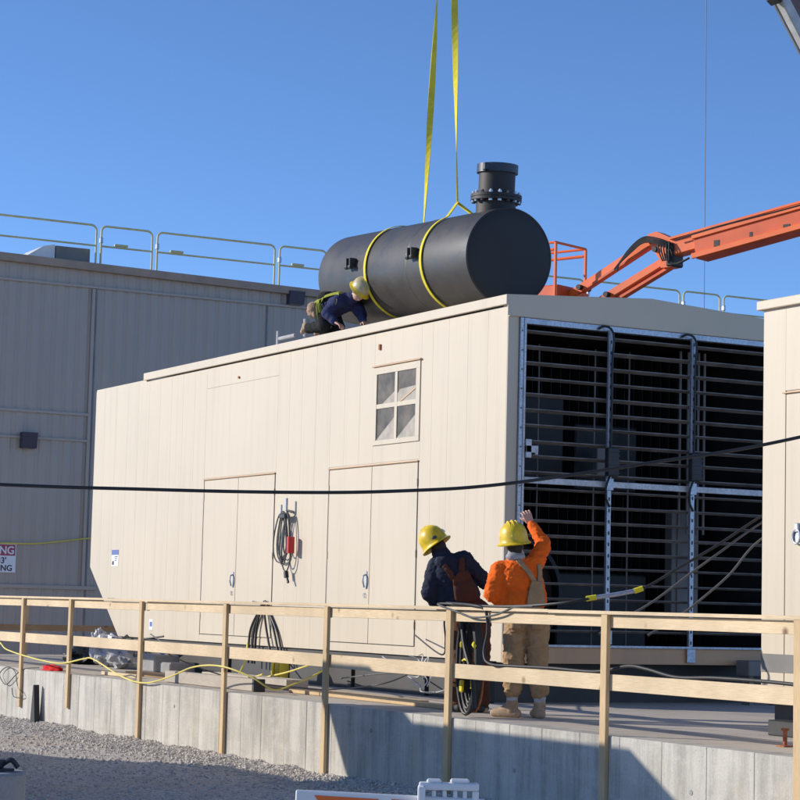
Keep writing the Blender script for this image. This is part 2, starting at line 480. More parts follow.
for zc, nm in ((.97, 'top_rail'), (.50, 'mid_rail')):
    MB().box(10.6, 24, 37.56, 37.598, zc - .055, zc + .055, .003).build(nm, 'woodx', bf)

# ------------------------------------------------------------------ main enclosure
EX, EY = 12.6, 20.6
enc = empty('generator_enclosure', (12.6, 20.6, 0), 'large beige enclosure with open louvred end, two double doors and a small window', 'enclosure')
def knee(y): return max(.47, .47 + (y - 32.26) * .803)
wall = MB()
wall.box(EX + .006, EX + .06, 20.62, 33.60, 1.66, 4.44)
wall.box(EX + .006, EX + .06, 20.62, 32.24, .475, 1.655)
def strip(y0, y1, z0, z1):
    g_ = .0014
    if y1 > 32.3 and z0 < .5:
        ya = max(y0 + g_, 32.26)
        poly = [(y0 + g_, z1), (y1 - g_, z1), (y1 - g_, knee(y1))] + ([(y0 + g_, knee(y0))] if y0 > 32.26 else [(32.26, .47), (y0 + g_, .47)])
        wall.prism(poly, 'x', EX, EX + .0055)
    else: wall.box(EX, EX + .0055, y0 + g_, y1 - g_, z0, z1)
seams = [20.6, 21.02, 21.47, 21.92, 22.30, 22.575]
for a, b in zip(seams[:-1], seams[1:]): strip(a, b, .47, 4.47)
for a, b in ((22.575, 23.78), ): strip(a, b, 2.83, 3.04); strip(a, b, 4.06, 4.47)
for a, b in ((23.78, 24.16), (24.16, 24.58), (24.58, 24.985)): strip(a, b, 2.83, 4.47)
strip(22.575, 24.985, .47, .565)
seams = [24.985, 25.42, 25.84, 26.22, 26.59]
for a, b in zip(seams[:-1], seams[1:]): strip(a, b, .47, 4.47)
strip(26.59, 29.04, 2.845, 4.17); strip(26.59, 29.04, 4.174, 4.47); strip(26.59, 29.04, .47, .565)
seams = [29.04, 29.48, 29.93, 30.38, 30.83, 31.28, 31.73, 32.18, 32.7, 33.2, 33.63]
for a, b in zip(seams[:-1], seams[1:]): strip(a, b, .47, 4.47)
wall.build('side_wall', 'beige', enc)
# far end, far side and top of the body
m = MB(); m.box(EX + .06, 16.7, 33.58, 33.62, 1.6, 4.46); m.box(16.64, 16.7, 20.7, 33.57, .47, 4.46)
m.prism([(32.24, .47), (33.58, 1.56), (33.58, 1.6), (32.2, .5)], 'x', EX + .061, 16.64)
m.build('far_wall', 'beige', enc)
# roof: low gable over the tall part, flat over the step
rf = MB()
rf.prism([(12.57, 4.60), (14.55, 4.725), (16.73, 4.60), (16.73, 4.56), (12.57, 4.56)], 'y', 20.56, 31.44)
ro = rf.build('roof', 'beige', enc)
MB().box(12.605, 16.695, 31.445, 33.625, 4.471, 4.50).build('roof', 'beige', enc)
tr = MB(); tr.box(12.552, 12.60, 20.55, 31.45, 4.485, 4.598, .004); tr.build('roof_trim', 'beige', enc)
# corner posts, fascia and bottom beam of the louvred end
m = MB(); m.box(12.602, 12.745, 20.585, 20.70, .46, 4.47, .003); m.build('corner_post', 'beige', enc)
m = MB(); m.box(16.57, 16.70, 20.585, 20.70, .46, 4.47, .003); m.build('corner_post', 'beige', enc)
m = MB(); m.prism([(12.57, 4.36), (12.57, 4.597), (14.55, 4.722), (16.73, 4.597), (16.73, 4.36)], 'y', 20.548, 20.557)
m.prism([(12.6035, 4.355), (12.6035, 4.555), (14.55, 4.555), (16.70, 4.555), (16.70, 4.355)], 'y', 20.56, 20.70)
m.build('fascia', 'beige', enc)
m = MB(); m.box(12.604, 16.70, 20.53, 20.597, .455, .665, .004); m.box(12.70, 16.60, 20.598, 20.72, .46, .66); bo = m.build('bottom_beam', 'beige_dark', enc)
m = MB(); m.box(12.62, 16.68, 20.50, 20.53, .640, .668, .003); m.build('ledge', 'galv', bo)
# sub base
m = MB(); m.box(12.72, 16.55, 20.95, 32.3, 0, .465)
for yy in (22.5, 24.4, 26.3, 28.2, 30.1, 31.9): m.box(12.68, 12.72, yy - .04, yy + .04, .0, .465)
m.box(12.64, 12.72, 20.95, 32.3, .405, .462)
m.build('sub_base', 'base', enc)
# doors
def double_door(y0, y1, z0, z1):
    ym = (y0 + y1) / 2
    for a, b, has in ((y0, ym, True), (ym, y1, False)):
        dm = MB(); dm.box(EX - .002, EX + .004, a + .008, b - .004 if b == ym else b - .008, z0 + .006, z1 - .01, .0015)
        dl = dm.build('door', 'beige', enc)
    hd = MB(); yh = ym + .075
    hd.box(EX - .012, EX - .002, yh - .022, yh + .022, z0 + .68, z0 + .90, .004)
    hd.tube([(EX - .014, yh, z0 + .86), (EX - .05, yh, z0 + .84), (EX - .055, yh, z0 + .78), (EX - .03, yh + .005, z0 + .70)], .011, 8)
    hd.tube([(EX - .016, yh + .03 + .02 * math.cos(t * .785), z0 + .60 + .03 * math.sin(t * .785)) for t in range(8)], .004, 6, closed=True)
    hd.build('handle', 'galv', dl)
    for yh_ in (y0 + .004, y1 - .004):
        for zh in (z0 + .25, (z0 + z1) / 2, z1 - .25):
            MB().tube([(EX - .006, yh_, zh - .045), (EX - .006, yh_, zh + .045)], .007, 8).build('hinge', 'beige', enc)
    fr = MB(); g_ = .007
    fr.box(EX - .022, EX + .004, y0 - .02, y1 + .02, z1 + .0, z1 + .014, .002)
    fr.build('drip_strip', 'beige_dark', enc)
    fr = MB(); fr.box(EX + .0002, EX + .0055, y0 - .004, y0 + .006, z0, z1); fr.box(EX + .0002, EX + .0055, y1 - .006, y1 + .004, z0, z1); fr.box(EX + .0002, EX + .0055, y0 + .006, y1 - .006, z0 - .003, z0 + .004)
    fr.build('door_seal', 'rubber', enc)
double_door(22.60, 24.96, .58, 2.80)
double_door(26.615, 29.02, .58, 2.82)
# window: two by two openings with dull pale triangles behind
wy0, wy1, wz0, wz1 = 22.585, 23.77, 3.05, 4.03
wf = MB()
T = .055
for a, b, c, d_ in ((wy0, wy1, wz1 - .09, wz1), (wy0, wy1, wz0, wz0 + .06), (wy0, wy0 + .10, wz0 + .06, wz1 - .09), (wy1 - .075, wy1, wz0 + .06, wz1 - .09)):
    wf.box(EX - .012, EX + .020, a, b, c, d_, .002)
ymid = (wy0 + .1 + wy1 - .075) / 2; zmid = (wz0 + .06 + wz1 - .09) / 2 + .01
wf.box(EX - .010, EX + .018, ymid - .033, ymid + .033, wz0 + .06, wz1 - .09, .002)
wf.box(EX - .009, EX + .017, wy0 + .1, ymid - .033, zmid - .028, zmid + .028); wf.box(EX - .009, EX + .017, ymid + .033, wy1 - .075, zmid - .028, zmid + .028)
wfo = wf.build('window', 'beige', enc)
wg = MB(); wg.box(EX + .0005, EX + .005, wy0 + .04, wy1 - .04, wz0 + .03, wz1 - .04); wg.build('pane', 'glass', wfo)
hood = MB(); hood.box(EX - .032, EX, wy0 - .03, wy1 + .03, wz1 + .005, wz1 + .020, .002); hood.build('window_hood', 'beige_dark', wfo)
br = MB()
def diag(y_hi, y_lo, z0, z1):    # dull triangle, paler than the pane, set just behind the frame
    br.prism([(y_lo, z0), (y_hi, z0), (y_lo, z1)], 'x', EX - .006, EX - .0005)
diag(ymid - .033, wy0 + .1, wz0 + .06, wz0 + .06 + .27)
diag(wy1 - .075, ymid + .033, wz0 + .06, wz0 + .06 + .27)
diag(wy1 - .23, ymid + .033, zmid + .028, zmid + .028 + .14)
br.prism([(wy0 + .1, zmid + .028), (ymid - .033, zmid + .028), (ymid - .033, zmid + .13), (ymid - .10, zmid + .18), (wy0 + .1, zmid + .20)], 'x', EX - .006, EX - .0005)
br.build('brace_plate', 'brace', wfo)
br = MB(); br.beam((EX - .008, ymid - .12, zmid + .03), (EX - .008, wy0 + .1, zmid + .17), .01, .02, 0, up=(0, 0, 1)); br.build('brace_rod', 'beige_dark', wfo)
# stickers
s1 = MB(); s1.box(EX - .003, EX - .0002, 32.36, 32.66, 1.58, 1.84); sk = s1.build('notice_label', 'label', enc)
s1 = MB(); s1.box(EX - .005, EX - .0032, 32.36, 32.66, 1.76, 1.84); s1.build('notice_header', 'label_blue', sk)
s1 = MB()
for k in range(3): s1.box(EX - .005, EX - .0032, 32.40 + .02 * k, 32.52, 1.725 - .03 * k, 1.737 - .03 * k)
s1.box(EX - .005, EX - .0032, 32.55, 32.63, 1.60, 1.66); s1.build('notice_print', 'ink', sk)
s1 = MB(); s1.box(EX - .003, EX - .0002, 30.82, 30.97, .60, .76); sk = s1.build('small_label', 'label', enc)
s1 = MB(); s1.box(EX - .005, EX - .0032, 30.85, 30.94, .65, .72); s1.build('label_print', 'label_blue', sk)
# screws and little fixings
s1 = MB()
s1.lathe([(.018, 0), (.018, .02)], Matrix.Translation((EX, 27.9, 4.25)) @ Matrix.Rotation(R(-90), 4, 'Y'), 10)
s1.box(EX - .02, EX, 23.62, 23.66, 4.25, 4.32)
s1.build('fixing', 'rust', enc)

# louvred end: frame, struts, blades
LY = 20.60
m = MB(); m.box(12.75, 12.795, LY - .045, LY + .10, .67, 4.35, .003); fr0 = m.build('louvre_frame', 'galv', enc)
m = MB(); m.box(12.798, 12.826, LY - .055, LY - .005, .67, 4.33, .003); m.build('bright_strip', 'galv_white', fr0)
m = MB(); m.box(12.80, 16.565, LY - .045, LY + .06, 4.285, 4.350, .003); m.build('frame_head', 'galv', fr0)
m = MB()
for k in range(16): m.lathe([(.010, 0), (.010, .008)], Matrix.Translation((12.775, LY - .045, .9 + k * .22)) @ Matrix.Rotation(R(90), 4, 'X'), 8)
m.build('bolt_row', 'machine_light', fr0)
for zc in [4.20 - .178 * k + random.uniform(-.006, .006) for k in range(20)]:
    m = MB()
    tilt = R((-24 if zc > 2.5 else -30) + random.uniform(-7, 7))
    rr = Matrix.Rotation(tilt, 4, 'X')
    m.cbox((14.69, LY + .02, zc), (3.76, .075 if zc > 2.5 else .05, .006), 0, rr)
    e_ = rr @ Vector((0, -.0375 if zc > 2.5 else -.025, 0))
    m.cbox((14.69, LY + .02 + e_.y, zc + e_.z), (3.76, .010, .013 if zc > 2.5 else .010), .002)
    m.build('louvre_blade', 'blade', enc)
m = MB(); m.box(12.83, 16.565, LY - .05, LY - .004, 2.475, 2.545, .004); m.build('cross_bar', 'galv_white', enc)
for xx, zb in ((13.955, .70), (15.135, .50)):
    m = MB(); m.box(xx - .028, xx + .028, LY - .095, LY - .053, zb, 4.30, .003)
    stt = m.build('strut', 'galv', enc)
    m = MB()
    k = 0
    while zb + .1 + k * .13 < 4.25:
        m.box(xx - .010, xx + .010, LY - .0975, LY - .0955, zb + .06 + k * .13, zb + .10 + k * .13); k += 1
    m.build('strut_slot', 'ink', stt)
    m = MB(); m.box(xx - .075, xx + .075, LY - .18, LY - .098, 2.60, 2.93, .015, seg=2)
    for k in range(6): m.box(xx - .08, xx + .08, LY - .19, LY - .17, 2.63 + k * .05, 2.645 + k * .05)
    m.build('actuator_box', 'black', enc)
    m = MB(); m.tube(spline([(xx - .16, LY - .06, 4.30), (xx - .10, LY - .09, 4.335), (xx - .02, LY - .12, 4.30), (xx + .01, LY - .13, 4.18), (xx, LY - .12, 3.95), (xx + .005, LY - .115, 3.5), (xx, LY - .115, 2.93)]), .014, 8)
    m.tube(spline([(xx - .02, LY - .13, 2.60), (xx - .08, LY - .15, 2.48), (xx - .06, LY - .12, 2.35), (xx, LY - .11, 2.25)]), .013, 8)
    m.build('conduit', 'rubber', enc)
    m = MB(); m.box(xx - .06, xx + .06, LY - .11, LY - .096, zb - .02, zb + .14, .004); m.build('bracket', 'galv', stt)
    m = MB(); m.box(xx - .05, xx + .05, LY - .11, LY - .096, 2.44, 2.58, .004); m.build('bracket', 'galv', stt)
m = MB(); m.box(12.83, 12.99, LY - .085, LY - .058, 2.82, 2.90, .004); m.box(12.83, 12.90, LY - .085, LY - .058, 2.76, 2.97, .004); m.lathe([(.02, 0), (.02, .05)], Matrix.Translation((12.97, LY - .07, 2.80)), 10); m.build('hinge_bracket', 'galv_white', enc)
# interior
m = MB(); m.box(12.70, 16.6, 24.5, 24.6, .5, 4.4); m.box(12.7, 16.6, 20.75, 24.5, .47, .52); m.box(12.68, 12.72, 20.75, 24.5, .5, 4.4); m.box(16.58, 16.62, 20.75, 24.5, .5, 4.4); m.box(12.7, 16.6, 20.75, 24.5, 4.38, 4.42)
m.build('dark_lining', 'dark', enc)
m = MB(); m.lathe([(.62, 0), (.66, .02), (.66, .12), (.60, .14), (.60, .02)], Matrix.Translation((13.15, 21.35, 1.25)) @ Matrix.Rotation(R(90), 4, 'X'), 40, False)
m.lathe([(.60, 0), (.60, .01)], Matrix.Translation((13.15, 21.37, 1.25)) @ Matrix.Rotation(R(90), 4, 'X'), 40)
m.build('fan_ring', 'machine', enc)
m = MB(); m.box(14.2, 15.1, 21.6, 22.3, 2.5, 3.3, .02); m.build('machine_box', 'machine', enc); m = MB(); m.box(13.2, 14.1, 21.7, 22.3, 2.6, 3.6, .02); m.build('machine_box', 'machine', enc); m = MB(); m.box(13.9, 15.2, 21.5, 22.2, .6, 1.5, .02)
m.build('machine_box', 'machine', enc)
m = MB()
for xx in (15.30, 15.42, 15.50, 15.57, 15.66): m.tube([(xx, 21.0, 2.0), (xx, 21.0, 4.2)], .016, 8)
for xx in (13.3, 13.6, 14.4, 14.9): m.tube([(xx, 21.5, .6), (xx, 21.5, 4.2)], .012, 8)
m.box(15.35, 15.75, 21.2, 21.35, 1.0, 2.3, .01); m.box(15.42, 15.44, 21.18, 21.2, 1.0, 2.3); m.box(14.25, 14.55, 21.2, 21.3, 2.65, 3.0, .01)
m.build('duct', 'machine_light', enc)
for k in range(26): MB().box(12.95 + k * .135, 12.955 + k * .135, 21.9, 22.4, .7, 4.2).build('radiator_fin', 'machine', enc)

# conduit stubs, pipes on the roof edge by the worker
m = MB(); m.tube([(12.98, 26.55, 4.62), (12.98, 26.55, 4.98)], .045, 12); m.tube([(12.85, 26.62, 4.75), (12.85, 27.15, 4.75)], .03, 10); m.tube([(12.85, 27.15, 4.6), (12.85, 27.15, 4.86)], .04, 10)
tag(m.build('vent_pipe', 'grey_cloth', smooth=True, origin=(12.9, 26.8, 4.6)), 'pale grey pipe stub standing on the enclosure roof edge left of the kneeling worker', 'pipe')

# ------------------------------------------------------------------ second enclosure at the right edge
e2 = empty('generator_enclosure', (12.1, 15.35, 0), 'beige enclosure corner at the right edge with a ring latch on its door', 'enclosure')
m = MB(); m.box(12.11, 15.6, 5.0, 15.33, .30, 3.80)
for a, b in ((15.03, 15.345), (12.9, 13.3), (12.4, 12.9), (11.9, 12.4), (9, 11.9), (5.0, 9)): m.box(12.10, 12.1095, a + .0025, b - .0025, .30, 3.80)
m.box(12.10, 12.1095, 13.3, 15.03, 3.05, 3.80); m.box(12.1, 15.6, 15.331, 15.345, .30, 3.80)
m.build('wall', 'beige', e2)
m = MB(); m.box(12.055, 15.65, 4.95, 15.40, 3.802, 3.885, .006); m.build('roof', 'beige', e2)
m = MB(); m.box(12.098, 12.108, 14.175, 15.018, .36, 3.02, .002); m.box(12.098, 12.108, 13.32, 14.165, .36, 3.02, .002); dr = m.build('door', 'beige', e2)
m = MB(); m.box(12.075, 12.10, 13.28, 15.05, 3.022, 3.036, .002); m.build('drip_strip', 'beige_dark', e2)
m = MB(); m.lathe([(.058, 0), (.062, .006), (.058, .012)], Matrix.Translation((12.098, 14.84, 1.76)) @ Matrix.Rotation(R(-90), 4, 'Y'), 20)
m.tube([(12.075, 14.84 + .05 * math.cos(t * math.pi / 8), 1.75 + .062 * math.sin(t * math.pi / 8)) for t in range(16)], .009, 8, closed=True)
m.box(12.07, 12.098, 14.815, 14.865, 1.79, 1.87, .006); m.build('ring_latch', 'galv', dr)
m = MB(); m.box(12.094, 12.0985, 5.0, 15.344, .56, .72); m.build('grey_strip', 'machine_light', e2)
m = MB(); m.box(12.18, 15.5, 5.1, 15.25, .14, .299); m.build('skid', 'base', e2)
m = MB(); m.box(12.14, 15.55, 5.05, 15.30, .0, .138, .01); m.build('plinth', 'black', e2)
bt = MB(); bt.tube([(11.25, 13.95, 0), (11.25, 13.95, .13)], .018, 8); bt.lathe([(.035, 0), (.035, .02)], Matrix.Translation((11.25, 13.95, .13)), 6); bt.box(11.2, 11.3, 13.9, 14.0, 0.001, .012)
tag(bt.build('anchor_bolt', 'rust', origin=(11.25, 13.95, 0)), 'short rusty orange anchor bolt standing on the slab near the right guardrail post', 'bolt')

# ------------------------------------------------------------------ back building
BY = 42.0
bb = empty('grey_building', (20, 42, -.8), 'long grey ribbed metal building in shade behind the enclosure with railings on its roof', 'building')
prof = []; x = 12.7
while x < 46:
    prof += [(x, BY + .018), (x + .03, BY), (x + .17, BY), (x + .20, BY + .018)]; x += .26
prof += [(46, BY + .018), (46, 58), (12.7, 58)]
def rz(xx): return 8.02 - .020 * (xx - 13.5) * .8
m = MB(); n = len(prof)
m.v = [Vector((a, b, -.9)) for a, b in prof] + [Vector((a, b, rz(a) - .12)) for a, b in prof]
m.f = [(i, (i + 1) % n, n + (i + 1) % n, n + i) for i in range(n)]
m.f += [(n - 1 + 0, n - 2 + 0, 2 * n - 2, 2 * n - 1)]
m.build('wall', 'grey_clad', bb, recalc=False)
m = MB(); m.add([(12.6, BY - .15, rz(12.6)), (46.1, BY - .15, rz(46.1)), (46.1, 58.2, rz(46.1)), (12.6, 58.2, rz(12.6)), (12.6, BY - .15, rz(12.6) - .16), (46.1, BY - .15, rz(46.1) - .16), (46.1, 58.2, rz(46.1) - .16), (12.6, 58.2, rz(12.6) - .16)],
      [(0, 1, 2, 3), (7, 6, 5, 4), (0, 4, 5, 1), (1, 5, 6, 2), (2, 6, 7, 3), (3, 7, 4, 0)])
m.build('cornice', 'cornice', bb)
m = MB(); m.box(12.7, 46, BY - .045, BY - .002, 7.47, 7.525, .005); m.build('flashing', 'grey_clad', bb)
m = MB(); m.box(12.7, 15.60, BY - .04, BY - .002, 4.80, 4.86, .005); m.build('girt_trim', 'grey_clad', bb); m = MB(); m.box(12.7, 15.60, BY - .04, BY - .002, 4.26, 4.31, .005); m.build('girt_trim', 'grey_clad', bb)
m = MB(); m.box(12.7, 15.9, BY - .05, BY - .002, 1.22, 1.30, .005); m.build('base_trim', 'grey_clad', bb)
m = MB()
for xx in (15.63, 19.55, 23.5, 27.4, 31.3): m.box(xx, xx + .035, BY - .02, BY - .001, -.8, 7.46); 
m.build('panel_joint', 'machine_light', bb)
m = MB(); m.box(15.55, 15.62, BY - .035, BY - .001, 1.3, 7.46, .004); m.build('downpipe', 'grey_clad', bb)
def wall_light(x, z, w_, h_, label):
    t = empty('wall_light', (x, BY - .02, z), label, 'wall light')
    m = MB(); m.prism([(BY - .03, z + h_ / 2), (BY - .22, z + h_ / 2), (BY - .17, z - h_ / 2), (BY - .03, z - h_ / 2)], 'x', x - w_ / 2, x + w_ / 2); m.build('housing', 'lamp_box', t)
    m = MB(); m.box(x - w_ / 2 + .03, x + w_ / 2 - .03, BY - .15, BY - .05, z - h_ / 2 - .012, z - h_ / 2 - .002); m.build('lens', 'machine_light', t)
wall_light(14.27, 4.22, .32, .32, 'dark square wall light on the grey building near the left edge')
wall_light(20.20, 7.68, .36, .28, 'black wall light under the grey building cornice beside the kneeling worker')
# sign
sg = empty('warning_sign', (13.7, BY - .03, 1.5), 'white warning sign with maroon header on the grey building, cut by the left edge', 'sign')
MB().box(13.15, 14.13, BY - .035, BY - .022, 1.53, 2.11, .003).build('sign_board', 'label', sg)
MB().box(13.17, 14.11, BY - .039, BY - .0355, 1.87, 2.09, .001).build('header_band', 'maroon', sg)
def text(s, x, y, z, size, mat, parent, rot=(R(90), 0, 0), align='RIGHT', ext=.0015, name='lettering', sx=1):
    c = bpy.data.curves.new(name, 'FONT'); c.body = s; c.size = size; c.align_x = align; c.extrude = ext; c.offset = size * .02
    c.materials.append(M[mat]); o = bpy.data.objects.new(name, c); COL.objects.link(o)
    off = Vector((0, 0, 0)); p = parent
    while p: off += p.location; p = p.parent
    dg = bpy.context.evaluated_depsgraph_get(); me = bpy.data.meshes.new_from_object(o.evaluated_get(dg)); me.name = name
    bpy.data.objects.remove(o); o = bpy.data.objects.new(name, me); COL.objects.link(o)
    o.location = Vector((x, y, z)) - off; o.rotation_euler = rot; o.scale = (sx, 1, 1); o.parent = parent; return o
text('PARKING', 14.09, BY - .042, 1.905, .22, 'label', sg, sx=.95)
text("33'", 13.93, BY - .038, 1.715, .17, 'ink', sg)
text('RUNNING', 14.06, BY - .038, 1.565, .165, 'ink', sg)
rope = MB(); rope.tube(spline([(12.75, BY - .06, 2.10), (13.9, BY - .06, 2.12), (14.6, BY - .06, 2.14), (15.8, BY - .06, 2.30), (17, BY - .06, 2.42)]), .016, 8)
tag(rope.build('yellow_cord', 'yellow_cord', smooth=True, origin=(13, BY - .06, 2.1)), 'thin yellow cord strung across the grey building above the warning sign', 'cord')

# roof rail sections
def rail_section(x0, x1, label, latch=True):
    L = x1 - x0; t = empty('roof_railing', (x0, 42.35, 7.9), label, 'railing', 'yellow railings along the grey building roof')
    r = .12; zt = 8.87; y = 42.35
    c = lambda cx, a0, a1: [(cx + r * math.cos(R(a)), y, zt - r + r * math.sin(R(a))) for a in range(a0, a1, -15 if a1 < a0 else 15)]
    pts = [(x0, y, 7.9), (x0, y, 8.4)] + [(x0 + r - r * math.cos(R(a)), y, zt - r + r * math.sin(R(a))) for a in range(0, 91, 15)] + [(x1 - r + r * math.sin(R(a)), y, zt - r + r * math.cos(R(a))) for a in range(0, 91, 15)] + [(x1, y, 8.4), (x1, y, 7.9)]
    MB().tube(pts, .023, 8).build('rail_frame', 'yellow_paint', t, smooth=True)
    MB().tube([(x0, y, 8.44), (x1, y, 8.44)], .020, 8).build('mid_bar', 'yellow_paint', t, smooth=True)
    MB().box(x0 - .03, x0 + .03, y - .05, y + .05, 8.5, 8.62, .01).build('clamp', 'galv', t)
    if latch: MB().cbox((x0 + .45, y, 8.49), (.30, .06, .05), .01).build('latch', 'yellow_paint', t)
    return t
secs = [(11.7, 12.83), (12.95, 15.73), (15.84, 16.99), (17.11, 19.88), (20.0, 21.15), (21.27, 24.04), (24.16, 25.31), (25.43, 28.0), (28.12, 30.80), (30.92, 32.02), (32.14, 34.9)]
labs = ['far left short yellow railing section beyond the frame edge', 'leftmost long yellow railing on the grey roof, behind the rooftop unit', 'narrow yellow railing section just right of the rooftop unit', 'long yellow railing section between two narrow ones left of the black tank', 'narrow yellow railing section meeting the far end of the black tank',
        'yellow railing section hidden behind the tank far end', 'yellow railing section hidden behind the tank middle', 'yellow railing section hidden behind the tank near end', 'yellow railing section seen behind the orange lift arms', 'narrow yellow railing section right of the orange lift arms', 'yellow railing section on the grey roof nearest the right enclosure']
for i, ((a, b), l) in enumerate(zip(secs, labs)):
    if i in (0, 5, 6): continue
    rail_section(a, b, l, latch=i in (2, 3, 4))
ru = empty('rooftop_unit', (15.1, 42.6, 7.95), 'low blue grey rooftop unit with pale end behind the leftmost long railing', 'rooftop unit')
MB().box(14.9, 15.66, 42.5, 43.6, 7.93, 8.38, .01).build('housing', 'machine_light', ru)
MB().prism([(14.88, 7.93), (14.88, 8.40), (14.62, 8.34), (14.3, 8.12), (14.3, 7.93)], 'y', 42.5, 43.6).build('hood', 'white', ru)

# ------------------------------------------------------------------ black tank with its stub, slings
TA = Vector((13.46, 22.0, 5.30)); TB = Vector((13.46, 26.0, 5.50)); TD = (TB - TA).normalized()
tx = Vector((1, 0, 0)); tz = tx.cross(TD).normalized()
TM = Matrix((tx, tz * -1, TD)).transposed()   # local z along the axis
def tm(y): 
    m4 = Matrix((tx, TD.cross(tx), TD)).transposed().to_4x4(); m4.translation = TA + TD * y; return m4
TL = (TB - TA).length; TR = .605
tank = empty('black_tank', (13.46, 24, 4.7), 'large matt black steel cylinder with bolted stub, hung from yellow slings over the enclosure roof', 'tank')
MB().lathe([(TR - .25, .0), (TR - .006, .0), (TR, .006), (TR, TL - .03), (TR - .02, TL), (TR * .8, TL + .07), (TR * .5, TL + .11), (.02, TL + .13)], tm(0), 96).build('shell', 'tank', tank, smooth=True)
MB().lathe([(.01, -.030), (.25, -.028), (.45, -.020), (TR - .03, -.008), (TR - .02, -.002)], tm(0), 96).build('end_plate', 'tank_end', tank, smooth=True)
MB().lathe([(TR - .022, -.004), (TR - .012, -.012), (TR - .002, -.004)], tm(0), 96, False).build('weld_bead', 'tank', tank, smooth=True)
for yy in (1.52, 2.62): MB().lathe([(TR - .001, yy - .03), (TR + .003, yy - .012), (TR + .004, yy), (TR + .003, yy + .012), (TR - .001, yy + .03)], tm(0), 96, False).build('weld_band', 'tank', tank, smooth=True)
sm = tm(.72)   # stub rises here
UP = (Matrix.Identity(3)); upv = -(TD.cross(tx)); upv = upv if upv.z > 0 else -upv
sb = Matrix((tx, upv.cross(tx), upv)).transposed().to_4x4(); sb.translation = TA + TD * .37 + upv * .44
MB().lathe([(.245, 0), (.245, .31)], sb, 40).build('neck', 'tank_end', tank, smooth=True)
MB().lathe([(.315, .275), (.315, .31)], sb, 40).build('flange', 'tank_end', tank, smooth=True)
MB().lathe([(.315, .316), (.315, .351)], sb, 40).build('flange', 'tank_end', tank, smooth=True)
stub = MB().lathe([(.225, .352), (.225, .62)], sb, 40).build('stub', 'tank_end', tank, smooth=True)
MB().lathe([(.255, .62), (.255, .725)], sb, 40).build('cap_ring', 'flange', tank, smooth=True)
m = MB(); a = R(205); m.cbox(sb @ Vector((math.cos(a) * .25, math.sin(a) * .27, .67)), (.08, .07, .09), .01); m.build('cap_lug', 'flange', tank)
for k in range(16):
    a = 2 * math.pi * k / 16
    bm_ = MB(); mm = sb @ Matrix.Translation((.285 * math.cos(a), .285 * math.sin(a), .25))
    bm_.lathe([(.012, 0), (.012, .14)], mm, 8); bm_.lathe([(.026, 0), (.026, .024)], mm, 6); bm_.lathe([(.026, .102), (.026, .126)], mm, 6)
    bm_.build('bolt', 'galv' if k % 3 else 'black', tank)
for yy in (1.28, 2.95):
    m = MB()
    for dy in (-.04, .06):
        c = TA + TD * (yy + dy) + Vector((-TR - .03, 0, .10)); m.cbox(c, (.10, .035, .12), .01)
        m.lathe([(.03, -.03), (.03, .03)], Matrix.Translation(c + Vector((-.03, 0, -.06))) @ Matrix.Rotation(R(90), 4, 'X'), 10)
    m.build('lug', 'black', tank)
m = MB()
for yy in (.9, 2.1, 3.2): m.cbox((13.46, 22 + yy, 4.655), (.5, .12, .06), .01)
m.build('saddle', 'black', tank)

HOOK = Vector((13.62, 23.98, 11.2))
def ang(yy, a, r=TR + .008):   # point on shell at axial yy, angle a measured from top towards -x
    return TA + TD * yy + (upv * math.cos(a) - tx * math.sin(a)) * r
# left sling: choked round the left band
sl1 = empty('lifting_sling', (13.5, 24.7, 5.0), 'yellow webbing sling choked round the left half of the black tank', 'sling', 'yellow slings lifting the tank')
n = 60; aa = [-.55 + (2 * math.pi) * k / n for k in range(n + 1)]
MB().ribbon([ang(2.66 - .10 * math.sin(a * .5), a, TR + .018) for a in aa], [.052] * (n + 1), [TD] * (n + 1), .01).build('choker_loop', 'sling', sl1)
p0 = ang(2.72, -.50, TR + .02)
def leg(p0, p1, w0, w1, turns, ph):
    n = 50; pts = [p0.lerp(p1, k / n) for k in range(n + 1)]
    ds = [Vector((math.cos(ph + turns * math.pi * k / n), math.sin(ph + turns * math.pi * k / n) , 0)) for k in range(n + 1)]
    ws = [w0 + (w1 - w0) * min(1, k / n * 3) for k in range(n + 1)]
    return MB().ribbon(pts, ws, ds, .008)
leg(p0, HOOK + Vector((-.03, .02, 0)), .05, .085, 1.6, 1.1).build('sling_leg', 'sling', sl1)
sl2 = empty('lifting_sling', (13.5, 23.2, 5.0), 'yellow webbing sling parting in two above the right half of the black tank', 'sling', 'yellow slings lifting the tank')
Yb = 1.10; top2 = TA + TD * (Yb + .40) + upv * .83 + Vector((.10, 0, 0))
aa = [.42 + (2 * math.pi - .84) * k / n for k in range(n + 1)] if False else [.42 + (2 * math.pi - .84) * k / 60 for k in range(61)]
MB().ribbon([ang(Yb + .05 * math.cos(a), a, TR + .018) for a in aa], [.052] * 61, [TD] * 61, .01).build('choker_loop', 'sling', sl2)
for a in (.42, 2 * math.pi - .42):
    q = ang(Yb + .03, a, TR + .018)
    MB().ribbon([q.lerp(top2, k / 6) for k in range(7)], [.052] * 7, [TD] * 7, .01).build('sling_branch', 'sling', sl2)
leg(top2, HOOK + Vector((.03, -.02, 0)), .04, .085, 1.3, .5).build('sling_leg', 'sling', sl2)
hk = empty('crane_hook', tuple(HOOK), 'steel crane hook block holding the yellow slings above the frame', 'hook')
MB().tube(spline([(13.62, 23.98, 11.5), (13.62, 23.98, 11.35), (13.72, 23.98, 11.25), (13.62, 23.98, 11.15), (13.53, 23.98, 11.24)]), .03, 10).build('hook', 'galv', hk, smooth=True)
